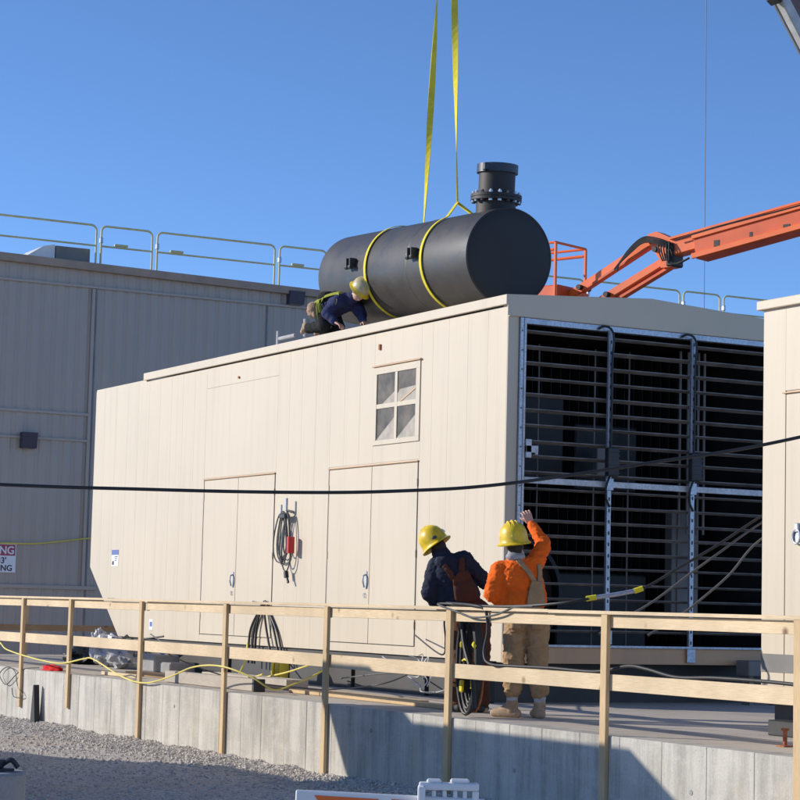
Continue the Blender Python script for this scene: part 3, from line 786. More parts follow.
MB().box(13.47, 13.77, 23.88, 24.08, 11.5, 11.95, .05).build('block', 'yellow_plastic', hk)
MB().tube([(13.62, 23.98, 11.95), (13.9, 24.4, 22)], .012, 6).build('hoist_rope', 'rubber', hk)

# ------------------------------------------------------------------ orange boom lift behind the enclosure
lift = empty('boom_lift', (19.4, 30.0, 0), 'orange boom lift reaching over the enclosure roof with folded arms and a basket', 'boom lift', rz=R(-69.6))
def lb(mb, name, mat='orange', parent=lift, smooth=False): return mb.build(name, mat, parent, smooth, origin=(0, 0, 0))
def arm(name, p0, p1, w_, h_, mat='orange', bev=.018): return lb(MB().beam((p0[0], 0, p0[1]), (p1[0], 0, p1[1]), w_, h_, bev), name, mat)
a1 = arm('main_boom', (2.26, 6.88), (5.6, 7.36), .26, .27)
lb(MB().beam((2.26, -.02, 7.02), (5.6, -.02, 7.50), .32, .045, .008), 'boom_edge', 'orange', a1)
arm('outer_boom', (2.73, 6.82), (6.6, 7.40), .36, .36, 'orange_dark')
lb(MB().beam((2.69, -.195, 6.69), (6.6, -.195, 7.27), .03, .09, .008), 'boom_rib', 'orange', a1)
lb(MB().beam((2.69, -.195, 7.00), (6.6, -.195, 7.575), .03, .08, .008), 'boom_rib', 'orange', a1)
m = MB()
for x0, z0, w_ in ((3.1, 6.93, .10), (3.75, 7.0, .05), (4.35, 7.06, .12)): lb(MB().box(x0, x0 + w_, -.186, -.181, z0 - .12, z0 - .02), 'decal', 'machine', a1)
m = MB(); m.tube(spline([(2.4, -.20, 6.98), (3.2, -.215, 7.12), (4.4, -.21, 7.27), (5.6, -.215, 7.45), (6.6, -.21, 7.6)]), .012, 6); lb(m, 'hydraulic_line', 'rubber', a1, True)
arm('upper_arm', (1.87, 7.05), (.16, 6.25), .14, .15)
lb(MB().beam((1.78, -.08, 6.93), (.31, -.08, 6.25), .03, .035, 0), 'arm_rib', 'orange_dark')
arm('lower_arm', (2.10, 6.70), (.67, 6.07), .13, .14)
arm('lower_ram', (2.20, 6.59), (.96, 6.05), .11, .07, 'orange_dark')
m = MB(); m.prism([(1.80, 7.14), (1.97, 7.17), (2.33, 7.00), (2.33, 6.85), (2.24, 6.57), (2.06, 6.57), (2.02, 6.72), (1.78, 7.05)], 'y', -.12, .12); lb(m, 'knuckle')
m = MB(); m.box(2.17, 2.32, -.15, .15, 6.58, 6.93, .02); lb(m, 'pivot_plate', 'machine')
m = MB()
for k in range(4):
    o_ = .028 * k
    m.tube(spline([(2.32, -.16, 6.92 - o_), (2.10, -.22, 7.02 - o_), (1.78, -.2, 7.08 - o_), (1.5, -.16, 6.95 - o_), (1.27 - .03 * k, -.14, 6.72 - o_), (1.23, -.14, 6.60)]), .014, 6)
m.tube(spline([(2.28, -.18, 6.62), (2.42, -.18, 6.60), (2.64, -.18, 6.67)]), .018, 6)
for k in range(5): m.tube(spline([(2.06 + .05 * k, -.18, 6.97), (2.08 + .05 * k, -.22, 6.84), (2.15 + .03 * k, -.2, 6.66)]), .012, 6)
lb(m, 'hydraulic_hose', 'rubber', lift, True)
lb(MB().box(-.6, .20, -.38, .38, 6.02, 6.42, .02), 'basket_panel', 'orange_dark')
bk = MB(); bz = 7.12
for y in (-.42, .42):
    bk.tube([(-.95, y, bz), (.17, y, bz)], .022, 8); bk.tube([(-.95, y, bz - .12), (.14, y, bz - .12)], .026, 8)
    for x in (-.95, .17): bk.beam((x, y, 5.95), (x, y, bz), .045, .045, .005, up=(0, 1, 0))
for x in (-.95, .17): bk.tube([(x, -.42, bz), (x, .42, bz)], .022, 8)
bk.box(-.95, .17, -.42, .42, 5.95, 6.015)
lb(bk, 'basket')
lb(MB().beam((.2, 0, 6.10), (.52, 0, 6.20), .18, .22, .02), 'basket_mount')
for x, z in ((1.95, 6.88), (2.2, 6.75), (.45, 6.38), (1.0, 6.22)):
    lb(MB().lathe([(.045, -.16), (.045, .16)], Matrix.Translation((x, 0, z)) @ Matrix.Rotation(R(90), 4, 'X'), 14), 'pivot_pin', 'machine')
lb(MB().beam((6.6, 0, 7.40), (10.2, 0, 4.4), .36, .36, .02), 'lower_boom')
lb(MB().beam((10.2, 0, 4.4), (8.6, 0, 1.5), .36, .36, .02), 'riser')
lb(MB().box(8.2, 10.6, -.95, .95, .3, 1.6, .1, seg=2), 'turntable')
lb(MB().box(8.0, 10.9, -.95, .95, -.3, .25, .05), 'chassis', 'machine')
for x in (8.3, 10.6):
    for y in (-1.2, .9): lb(MB().lathe([(.2, 0), (.42, .02), (.5, .08), (.5, .27), (.42, .33), (.2, .35)], Matrix.Translation((x, y + .33, -.3)) @ Matrix.Rotation(R(90), 4, 'X'), 28), 'wheel', 'rubber', lift, True)

# distant crane boom tip and its hanging rope
cr = empty('crane_boom', (49, 60, 20), 'grey and black crane boom cutting the top right corner of the sky', 'crane')
MB().beam((47.3, 60, 24.0), (51.0, 60, 18.9), .5, .42, .05).build('boom_section', 'crane_grey', cr)
MB().beam((47.95, 60.05, 24.3), (51.7, 60.05, 19.15), .5, .16, .03).build('boom_shade_plate', 'lamp_box', cr)  # near-black plate along one side of the boom
MB().beam((47.05, 59.9, 23.6), (50.6, 59.9, 18.7), .12, .08, .02).build('boom_rib', 'machine_light', cr)
m = MB(); m.cbox((47.55, 59.8, 23.05), (.34, .6, .36), .04, Matrix.Rotation(R(35), 4, 'Y')); m.cbox((47.6, 59.8, 23.4), (.2, .6, .5), .04); m.build('sheave_bracket', 'machine', cr)
m = MB(); m.tube([(44.62, 60, 26), (44.7, 60, 10)], .013, 6)
tag(m.build('hoist_rope', 'machine_light', origin=(44.7, 60, 10)), 'thin dark rope hanging straight down the sky above the lift arms', 'rope')

# ------------------------------------------------------------------ overhead cable across the view
cb = [(-2.4, 17.03, 2.25), (1.0, 15.15, 1.90), (4.01, 13.48, 1.785), (5.19, 12.824, 1.767), (6.03, 12.358, 1.771), (6.59, 12.048, 1.796), (7.147, 11.738, 1.853), (7.983, 11.274, 2.014), (8.821, 10.81, 2.203), (10.6, 9.82, 2.75), (12.4, 8.82, 3.45)]
CF = empty('overhead_cable', (6, 12.3, 1.8), 'thick black cable sagging across the whole view in front of both enclosures', 'cable')
MB().tube(spline(cb, 14), .0115, 10).build('cable', 'rubber', CF, smooth=True)

# ------------------------------------------------------------------ cables, hoses and cords
def hose(name, pts, r, mat, label, cat, n=8, seg=8, group=None, rad=None):
    p = spline(pts, n); m = MB(); m.tube(p, r, seg)
    o = m.build(name, mat, smooth=True, origin=tuple(p[0])); return tag(o, label, cat, group)
c1 = hose('power_cable', [(12.75, 15.36, 2.28), (12.3, 15.63, 1.95), (11.97, 15.79, 1.70), (11.64, 15.95, 1.475), (11.32, 16.11, 1.265), (10.99, 16.27, 1.19), (10.70, 16.45, 1.125), (10.56, 17.1, 1.082), (10.53, 18.2, 1.082)], .013, 'rubber',
     'uppermost of three black cables from the right enclosure, with yellow taped splice', 'cable')
m = MB(); m.tube(spline([(11.28, 16.13, 1.252), (11.12, 16.2, 1.214), (10.95, 16.29, 1.182)]), .020, 8); m.build('splice', 'galv', c1, smooth=True)
for q, q2 in (((11.34, 16.10, 1.275), (11.27, 16.135, 1.247)), ((10.96, 16.285, 1.184), (10.88, 16.33, 1.167))):
    m = MB(); m.tube([q, q2], .025, 8); m.build('splice_tape', 'yellow_plastic', c1, smooth=True)
hose('power_cable', [(12.75, 15.36, 2.2), (12.3, 15.63, 1.89), (11.97, 15.79, 1.62), (11.73, 15.91, 1.42), (11.44, 16.05, 1.17), (11.24, 16.15, 1.03), (11.0, 16.3, .85)], .011, 'rubber_grey',
     'middle grey cable of the three drooping from the right enclosure corner', 'cable')
hose('power_cable', [(12.75, 15.36, 2.05), (12.3, 15.63, 1.74), (12.05, 15.75, 1.42), (11.81, 15.87, 1.18), (11.65, 15.95, 1.04), (11.4, 16.1, .85)], .011, 'rubber_grey',
     'lowest of the three cables drooping from the right enclosure corner', 'cable')
hose('rubber_hose', [(10.56, 18.3, 1.10), (10.44, 17.62, 1.085), (10.47, 17.42, 1.04), (10.49, 17.40, .85), (10.48, 17.44, .64), (10.46, 17.30, .545), (10.52, 17.0, .535), (10.55, 16.4, .54), (10.57, 15.7, .535), (10.56, 15.2, .60), (10.55, 14.9, .585), (10.56, 14.5, .535), (10.56, 14.0, .55), (10.56, 13.4, .55), (10.56, 12.6, .535), (10.56, 11.6, .535)], .015, 'rubber',
     'black rubber hose draped over the guardrail beside the orange worker and along the middle rail', 'hose', seg=10)
hose('rubber_hose', [(10.55, 18.0, 1.09), (10.46, 18.3, 1.09), (10.44, 17.9, 1.02), (10.45, 17.6, .97), (10.45, 17.2, 1.00), (10.46, 16.9, 1.07), (10.54, 16.7, 1.085)], .010, 'rubber_grey',
     'thin dark cable looping over the top rail between the two workers', 'cable')
hose('power_cable', [(12.5, 22.4, .72), (11.6, 20.2, .55), (10.9, 18.9, .72), (10.6, 18.4, .95), (10.53, 18.05, 1.08)], .009, 'rubber',
     'thin black cable rising to the post by the workers', 'cable')
hose('power_cable', [(12.65, 24.6, .12), (12.0, 23.0, .20), (11.4, 21.0, .32), (11.0, 19.6, .36), (10.7, 18.6, .48)], .009, 'rubber_grey',
     'thin grey cable sagging below the middle rail left of the dark clothed worker', 'cable')
# loop bundle hung on enclosure wall hook
hb = empty('extension_cord', (12.55, 26.1, 2.3), 'grey cord coiled on a hook between the two double doors with a red connector', 'cord')
m = MB(); m.tube([(12.59, 26.02, 2.28), (12.50, 26.02, 2.30), (12.50, 26.02, 2.46)], .022, 8); m.build('hook', 'galv', hb)
m = MB(); m.tube([(12.54, 26.26, 2.25), (12.54, 26.26, 2.38)], .016, 8); m.build('cord_end', 'galv', hb)
m = MB()
for k, (yc, ry, rz_, zc) in enumerate([(26.22, .16, .34, 1.95), (26.20, .12, .31, 1.97), (26.25, .19, .33, 1.93), (26.02, .13, .40, 1.88), (26.00, .09, .28, 1.98), (26.07, .10, .36, 1.92)]):
    m.tube([(12.55 - .012 * k, yc + ry * math.sin(t * math.pi / 10) * (1 - .35 * math.cos(t * math.pi / 10)), zc + rz_ * math.cos(t * math.pi / 10)) for t in range(20)], .010, 7, closed=True)
m.build('cord_loops', 'rubber_grey', hb, smooth=True)
m = MB(); m.tube([(12.50, 25.86, 1.94), (12.50, 25.86, 1.72)], .052, 12); m.build('red_connector', 'red', hb, smooth=True)
m = MB(); m.tube([(12.52, 26.02, 1.48), (12.52, 26.0, 1.40)], .035, 8); m.tube([(12.52, 26.0, 1.42), (12.52, 25.94, 1.33)], .018, 8); m.box(12.47, 12.53, 26.0, 26.2, 2.18, 2.26, .02); m.build('plug', 'black', hb)
# bundle hanging from the enclosure wall behind the rail
hb = empty('power_cable', (12.5, 26.9, .3), 'thick dark cable bundle hung on the wall below the left double door', 'cable')
m = MB()
for k, (y0, y1, h_) in enumerate([(27.22, 26.32, 1.06), (27.08, 26.40, 1.075), (26.98, 26.62, 1.05)]):
    m.tube(spline([(12.57 - .01 * k, y0 + .02, .22), (12.575 - .01 * k, y0, .65), (12.575 - .01 * k, (y0 * .7 + y1 * .3), h_ - .12), (12.575 - .01 * k, (y0 + y1) / 2, h_), (12.575 - .01 * k, y0 * .3 + y1 * .7, h_ - .16), (12.575 - .01 * k, y1, .62), (12.57 - .01 * k, y1 - .2, .25)]), .017, 8)
m.build('cable_loops', 'rubber', hb, smooth=True)
m = MB(); m.tube([(12.6, 26.82, 1.04), (12.4, 26.82, 1.07)], .012, 8); m.build('hook', 'galv', hb)
rl = empty('cord_reel', (12.25, 25.55, 0), 'bright yellow round cord reel leaning behind the middle rail below the left door', 'reel')
mt = Matrix.Translation((12.25, 25.55, .20)) @ Matrix.Rotation(R(-42), 4, 'Z') @ Matrix.Rotation(R(90), 4, 'Y') @ Matrix.Scale(.68, 4)
MB().lathe([(.04, -.09), (.27, -.10), (.29, -.08), (.27, -.06), (.12, -.055), (.12, .055), (.27, .06), (.29, .08), (.27, .10), (.04, .09)], mt, 32).build('flange', 'yellow_plastic', rl, smooth=True)
MB().lathe([(.125, -.05), (.22, -.045), (.22, .045), (.125, .05)], mt, 24).build('wound_cord', 'yellow_cord', rl, smooth=True)
hose('yellow_cord', [(10.43, 36.5, .25), (10.43, 32.2, .40), (10.43, 31.2, .26), (10.44, 30.0, .17), (10.44, 28.9, .14), (10.44, 28.0, .23), (10.44, 27.6, .24), (10.44, 26.6, .06), (10.44, 25.8, .0), (10.44, 25.0, .10), (10.44, 24.2, .26), (10.44, 23.40, .30), (10.6, 22.9, .20), (10.8, 22.7, .06), (11.0, 22.6, .12), (11.3, 22.4, .30), (11.7, 23.4, .34), (11.8, 24.4, .2), (11.85, 25.2, .1)], .0105, 'yellow_cord',
     'yellow extension cord swagged in curves under the middle rail on the left', 'cord')
hose('yellow_cord', [(12.3, 26.7, .5), (12.1, 26.3, .3), (11.8, 25.9, .06), (11.7, 25.6, .03), (11.75, 25.0, .15)], .013, 'yellow_cord', 'short yellow cord end hanging beside the bright yellow reel', 'cord')
hose('power_cable', [(12.62, 31.9, .50), (12.3, 31.4, .40), (12.2, 30.6, .44), (12.4, 29.9, .52)], .014, 'rubber', 'short dark cable under the clipped left corner of the louvred enclosure', 'cable')
hose('power_cable', [(10.56, 25.9, .62), (10.56, 25.5, .52), (10.6, 25.2, .35), (11.2, 24.6, .10), (11.4, 23.0, .06), (11.3, 22.0, .10), (11.4, 21.0, .22), (12.4, 21.8, .42)], .008, 'rubber_grey', 'thin grey cable drooping along the slab between the middle posts', 'cable')
# floodlit tangle: coil at the post by the workers
cl = empty('rubber_hose', (10.75, 18.35, 0), 'large black hose coil with yellow fittings leaning behind the post beside the dark clothed worker', 'hose')
m = MB()
for k in range(11):
    rz_ = .50 - .014 * k; ry = .185 - .010 * k; yc = 18.16 - .008 * k
    m.tube([(10.72 + .022 * (k % 4), yc + ry * math.cos(t * math.pi / 14), .53 + .02 * k * 0 + rz_ * math.sin(t * math.pi / 14)) for t in range(28)], .019, 8, closed=True)
m.tube(spline([(10.7, 18.25, 1.0), (10.68, 18.15, .7), (10.66, 17.95, .40), (10.68, 17.93, .1)]), .022, 8)
m.build('coil', 'rubber', cl, smooth=True)
m = MB()
for k in range(3): m.tube([(10.80, 18.14 + (.15 - .03 * k) * math.cos(t * math.pi / 12), .34 + (.28 - .05 * k) * math.sin(t * math.pi / 12)) for t in range(24)], .013, 8, closed=True)
m.build('brown_coil', 'rust', cl, smooth=True)
m = MB(); m.cbox((10.69, 18.20, .30), (.03, .07, .12), .012); m.cbox((10.69, 17.98, .70), (.02, .07, .05), .02, Matrix.Rotation(R(40), 4, 'X')); m.cbox((10.69, 18.22, .70), (.03, .03, .06), .01)
m.tube([(10.70, 18.16 + .13 * math.cos(t * .3), .32 + .24 * math.sin(t * .3)) for t in range(4, 12)], .012, 8)
m.build('yellow_fitting', 'yellow_plastic', cl)

# ------------------------------------------------------------------ small things on the slab
m = MB(); mm = [( -.20, .0), (-.16, .05), (-.05, .075), (.08, .06), (.19, .045), (.26, .02), (.27, .0)]
bm = bmesh.new(); bmesh.ops.create_icosphere(bm, subdivisions=4, radius=1)
for v in bm.verts:
    k = 1 + .35 * noise.noise(v.co * 2.2); v.co = Vector((v.co.x * .10 * k, v.co.y * .30 * k, max(-.02, v.co.z * .062 * k)))
m.bm(bm, Matrix.Translation((10.72, 30.0, .02)))
tag(m.build('red_cloth', 'redrag', smooth=True, origin=(10.72, 30.0, 0)), 'crumpled red cloth lying on the wall top at the far left', 'cloth')
hose('thin_cord', [(10.62, 30.3, .03), (10.49, 30.6, .0), (10.46, 30.9, -.12), (10.46, 31.3, -.26), (10.46, 31.6, -.12), (10.47, 31.3, .0), (10.46, 30.9, -.05), (10.46, 30.75, -.25), (10.46, 30.5, -.40), (10.46, 30.9, -.42), (10.46, 31.0, -.30)], .007, 'rubber', 'thin black cord dangling in loops over the wall beside the red cloth', 'cord')
m = MB(); m.prism([(29.70, -.82), (29.92, -.82), (29.83, -.2), (29.80, -.2)], 'x', 10.38, 10.46)
tag(m.build('steel_stake', 'machine', origin=(10.42, 29.8, -.8)), 'dark pointed steel stake standing against the wall below the red cloth', 'stake')
m = MB(); m.box(10.86, 11.0, 23.35, 26.1, .004, .15, .008); bk_ = m.build('beam', 'white', origin=(10.9, 24.5, 0)); bk_.data.materials[0] = M['grey_cloth']
m = bpy.data.materials['grey hood']
bk_.data.materials[0] = M['woodw']
tag(bk_, 'pale squared timber lying on the slab edge behind the left posts', 'timber')
MB().box(10.855, 11.005, 23.345, 23.40, 0.002, .152, .004).build('dark_end', 'black', bk_)
def timber(x0, x1, y0, y1, z0, z1, label, mat='wood'):
    return tag(MB().box(x0, x1, y0, y1, z0, z1, .004).build('plank', mat, origin=((x0 + x1) / 2, (y0 + y1) / 2, z0)), label, 'plank')
timber(11.25, 11.42, 18.9, 23.2, .003, .045, 'thin brown plank lying along the slab behind the rails, right of the squared timber', 'woodv')
timber(11.55, 11.69, 20.6, 25.9, .003, .04, 'second thin plank lying nearer the enclosure base', 'woodv')
timber(10.9, 10.99, 27.2, 28.5, .003, .05, 'short pale board end lying on the wall top beside the second left post')
timber(11.3, 11.6, 26.4, 28.6, .003, .05, 'weathered board flat on the slab left of the squared timber', 'woodx')
timber(11.6, 11.9, 24.0, 26.6, .003, .12, 'grey timber block row beside the yellow reel', 'deck')
m = MB(); m.prism([(14.5, .10), (14.5, .42), (16.1, .42), (18.2, .28), (18.2, .17), (15.2, .05)], 'y', 22.0, 22.05)
m2 = MB(); m2.box(13.9, 16.6, 21.25, 21.33, .05, .30, .006)
o = tag(m2.build('crate_panel', 'beige_dark', origin=(15.2, 21.3, 0)), 'flat tan panel on edge on the slab under the louvred end', 'panel')
MB().box(13.98, 14.04, 21.24, 21.26, .02, .06).build('foot', 'black', o); MB().box(16.4, 16.46, 21.24, 21.26, .02, .06).build('foot', 'black', o)
MB().lathe([(.05, 0), (.05, .006)], Matrix.Translation((14.25, 21.25, .18)) @ Matrix.Rotation(R(90), 4, 'X'), 14).build('rust_mark', 'rust', o)
m = MB(); m.box(15.75, 16.3, 20.2, 20.45, .34, .52, .01); m.box(15.8, 15.86, 20.25, 20.4, 0, .34); m.box(16.2, 16.26, 20.25, 20.4, 0, .34)
tag(m.build('junction_box', 'machine_light', origin=(16, 20.3, 0)), 'small blue grey metal box on legs behind the middle rail near the right enclosure', 'box')
m = MB(); m.box(12.50, 12.62, 20.75, 20.95, .0, .44, .01); m.lathe([(.035, 0), (.04, .05)], Matrix.Translation((12.48, 20.85, .34)) @ Matrix.Rotation(R(-90), 4, 'Y'), 12)
tag(m.build('valve_box', 'machine', origin=(12.56, 20.85, 0)), 'dark upright valve box at the enclosure corner between the two workers', 'box')
# crumpled film bundle and pallets near the far end
def lump(c, s, amp, f, seed, sub=4):
    bm = bmesh.new(); bmesh.ops.create_icosphere(bm, subdivisions=sub, radius=1)
    for v in bm.verts:
        k = 1 + amp * noise.noise(v.co * f + Vector((seed, 0, 0))) + amp * .5 * noise.noise(v.co * f * 2.7 + Vector((seed, 3, 0)))
        v.co = Vector((v.co.x * s[0] * k, v.co.y * s[1] * k, v.co.z * s[2] * k)) + Vector(c)
        v.co.z = max(v.co.z, .004)
    return bm
m = MB(); m.bm(lump((12.3, 31.9, .24), (.24, .36, .26), .35, 3.2, 3)); m.bm(lump((12.3, 32.3, .36), (.12, .13, .22), .35, 3.2, 9))
tag(m.build('plastic_film', 'plastic_film', smooth=False, origin=(12.3, 32, 0)), 'crumpled white plastic film heaped under the clipped enclosure corner', 'film')
m = MB(); m.bm(lump((12.2, 30.9, .18), (.25, .45, .20), .5, 2, 5))
tag(m.build('rubble_bag', 'grey_cloth', smooth=True, origin=(12.2, 30.9, 0)), 'slumped grey sack lying right of the white plastic film', 'sack')
m = MB(); m.bm(lump((12.3, 33.0, .12), (.3, .4, .16), .5, 2, 11))
tag(m.build('dark_bag', 'black', smooth=True, origin=(12.3, 33, 0)), 'dark bag lying left of the white plastic film', 'bag')
m = MB(); m.box(12.1, 12.5, 29.5, 30.1, 0, .26, .02); m.box(12.1, 12.5, 28.9, 29.3, 0, .16, .02)
tag(m.build('concrete_block', 'pier', origin=(12.3, 29.8, 0)), 'grey concrete blocks on the slab under the enclosure left part', 'block')
m = MB(); m.bm(lump((10.62, 25.62, .43), (.05, .10, .06), .4, 2, 15))
tag(m.build('blue_tape', 'blue', smooth=True, origin=(10.62, 25.62, .4)), 'bright blue tape bundle tied under the middle rail right of the third left post', 'tape')
m = MB()
for k in range(9):
    a = k * .7; q = Vector((12.3, 21.9, .34))
    m.tube(spline([q, q + Vector((.05, .18 * math.cos(a), .16 * math.sin(a))), q + Vector((-.05, .34 * math.cos(a + .3), .20 * math.sin(a + .5) - .04))], 5), .007, 5)
tag(m.build('wire_tangle', 'white', smooth=True, origin=(12.3, 21.9, .3)), 'tangle of pale wires hanging on the dark base below the right double door', 'wires')
hose('power_cable', [(12.5, 23.2, .44), (12.4, 22.4, .25), (12.3, 21.9, .15), (12.0, 21.3, .10), (11.9, 20.6, .16), (12.3, 20.8, .4)], .009, 'grey_cloth', 'pale cable curving from the wire tangle along the enclosure base', 'cable')

# ------------------------------------------------------------------ foreground: pier, barricade, plastic barrier
pr = empty('concrete_pier', (3.70, 11.42, -.85), 'round concrete pier with steel anchors on top at the bottom left corner', 'pier')
MB().lathe([(.24, -.1), (.24, .955), (.225, .97)], Matrix.Translation((3.70, 11.42, -.85)), 40).build('shaft', 'pier', pr, smooth=True)
m = MB()
for dx, dy, h_ in ((.02, .05, .10), (.10, -.02, .05), (-.08, .0, .08)):
    m.tube([(3.70 + dx, 11.42 + dy, .10), (3.70 + dx, 11.42 + dy, .12 + h_)], .018, 8); m.lathe([(.034, 0), (.034, .03)], Matrix.Translation((3.70 + dx, 11.42 + dy, .13 + h_ * .4)), 6)
m.box(3.60, 3.86, 11.34, 11.40, .121, .135, .003); m.tube(spline([(3.78, 11.40, .13), (3.84, 11.36, .18), (3.88, 11.34, .14)]), .014, 8)
m.bm(lump((3.72, 11.40, .16), (.07, .07, .05), .5, 2, 4, 3))
m.build('anchor_steel', 'black', pr)
bc = empty('barricade', (4.75, 9.0, -.8), 'white barricade board with orange stripes cut by the bottom edge', 'barricade')
A_ = Vector((4.48, 9.14, .10)); B_ = Vector((5.25, 8.70, .078)); 
MB().beam(A_, B_, .03, .20, .006).build('board', 'white', bc)
dv = (B_ - A_).normalized(); nrm = Vector((-dv.y, dv.x, 0)).normalized(); nrm = -nrm if nrm.dot(Vector((-.48, -.87, 0))) < 0 else nrm
for k in range(2):
    p = A_ + dv * (.09 + k * .36) + nrm * .0165
    m = MB(); z1, z0 = .08, -.085
    q = [p + Vector((0, 0, z1)), p + dv * (.30 if k == 0 else .2) + Vector((0, 0, z1 - .003)), p + dv * .36 + Vector((0, 0, z0)), p + dv * .12 + Vector((0, 0, z0))]
    m.add(q + [v + nrm * .0015 for v in q], [(0, 1, 2, 3), (7, 6, 5, 4), (0, 4, 5, 1), (1, 5, 6, 2), (2, 6, 7, 3), (3, 7, 4, 0)]); m.build('stripe', 'orange', bc)
for p in (A_ + dv * .12, B_ - dv * .12):
    for s_ in (-1, 1): MB().beam((p - nrm * .03), Vector((p.x + nrm.x * .25 * s_ - nrm.x * .03, p.y + nrm.y * .25 * s_ - nrm.y * .03, -.80)), .04, .04, .004).build('leg', 'galv', bc)
pb = empty('plastic_barrier', (5.15, 8.75, -.8), 'white slotted plastic barrier top at the bottom edge beside the striped board', 'barrier')
o_ = Vector((5.10, 8.80, 0)); rt = Vector((dv.x, dv.y, 0)).normalized()
rm = Matrix((rt, -nrm, Vector((0, 0, 1)))).transposed().to_4x4()
def P(x, y, z): return o_ + rt * x - nrm * y + Vector((0, 0, z))
m = MB()
for (x0, x1, y0, y1, z0, z1) in ((-.13, .15, -.03, .03, .215, .25), (-.13, .15, -.022, .022, .05, .11), (-.135, -.10, -.10, .03, -.1, .235), (.12, .15, -.03, .03, -.1, .215), (-.02, .0, -.02, .02, .11, .215), (.03, .05, -.02, .02, .11, .215), (.075, .095, -.02, .02, .11, .215), (-.07, -.05, -.02, .02, .11, .215)):
    m.cbox(P((x0 + x1) / 2, (y0 + y1) / 2, (z0 + z1) / 2), (x1 - x0, y1 - y0, z1 - z0), .008, rm, 2)
m.cbox(P(-.06, 0, .255), (.07, .05, .02), .008, rm); m.cbox(P(.06, 0, .257), (.09, .05, .022), .008, rm)
m.build('rail_top', 'white', pb)
m = MB(); m.cbox(P(.01, 0, -.40), (.30, .10, .66), .02, rm); m.cbox(P(.01, 0, -.75), (.36, .34, .10), .02, rm); m.build('body', 'white', pb)

# ------------------------------------------------------------------ added unseen shade caster, truck-shaped, out of frame on the left: throws the shade on the gravel and wall
tk = empty('box_truck', (5.9, 24, -.8), 'white box truck parked on the gravel left of the view, shading the wall', 'truck')
X0, X1 = 3.9, 6.0
def prof_box(poly, name, mat): return MB().prism(poly, 'x', X0, X1).build(name, mat, tk)
prof_box([(18.9, -.15), (23.75, -.15), (23.75, 1.25), (24.05, 1.4), (24.6, 2.2), (24.6, 2.55), (23.6, 2.55), (23.6, 2.03), (18.9, 2.03)], 'cargo_box', 'white')
prof_box([(23.80, -.3), (27.6, -.3), (27.7, .05), (27.5, .30), (26.5, .50), (25.8, 1.12), (24.3, 1.16), (23.80, 1.1)], 'cab', 'white')
MB().box(X0 + .2, X1 - .2, 19.0, 27.3, -.45, -.31).build('frame', 'black', tk)
for yy in (26.9, 20.6):
    for xx in (X0 + .02, X1 - .26): MB().lathe([(.18, 0), (.36, .02), (.40, .06), (.40, .18), (.36, .22), (.18, .24)], Matrix.Translation((xx, yy, -.40)) @ Matrix.Rotation(R(90), 4, 'Y'), 28).build('wheel', 'rubber', tk, smooth=True)

# ------------------------------------------------------------------ people
def capsule(bm, p0, p1, r0, r1, sy=1.0, seg=14):
    p0, p1 = Vector(p0), Vector(p1); d = p1 - p0; L = max(d.length, 1e-4); d.normalize()
    a = Vector((0, 0, 1)) if abs(d.z) < .9 else Vector((0, 1, 0))
    u = d.cross(a).normalized(); w_ = d.cross(u)
    rings = []
    for k in range(5): t = math.radians(-90 + 90 * k / 4 + (6 if k == 0 else 0)); rings.append((p0 + d * r0 * math.sin(t), r0 * math.cos(t)))
    for k in range(5): t = math.radians(90 * k / 4 - (6 if k == 4 else 0)); rings.append((p1 + d * r1 * math.sin(t), r1 * math.cos(t)))
    vv = []
    for c, r in rings:
        vv.append([bm.verts.new(c + (u * math.cos(2 * math.pi * j / seg) + w_ * math.sin(2 * math.pi * j / seg)) * r) for j in range(seg)])
    for i in range(len(vv) - 1):
        for j in range(seg): bm.faces.new((vv[i][j], vv[i][(j + 1) % seg], vv[i + 1][(j + 1) % seg], vv[i + 1][j]))
    bm.faces.new(vv[0][::-1]); bm.faces.new(vv[-1])
def ellip(bm, c, r, rot=None):
    b2 = bmesh.new(); bmesh.ops.create_icosphere(b2, subdivisions=3, radius=1)
    m = Matrix.Translation(c) @ (rot.to_4x4() if rot else Matrix.Identity(4)) @ Matrix.Diagonal((*r, 1))
    mp = {v: bm.verts.new(m @ v.co) for v in b2.verts}
    for f in b2.faces: bm.faces.new([mp[v] for v in f.verts])
    b2.free()
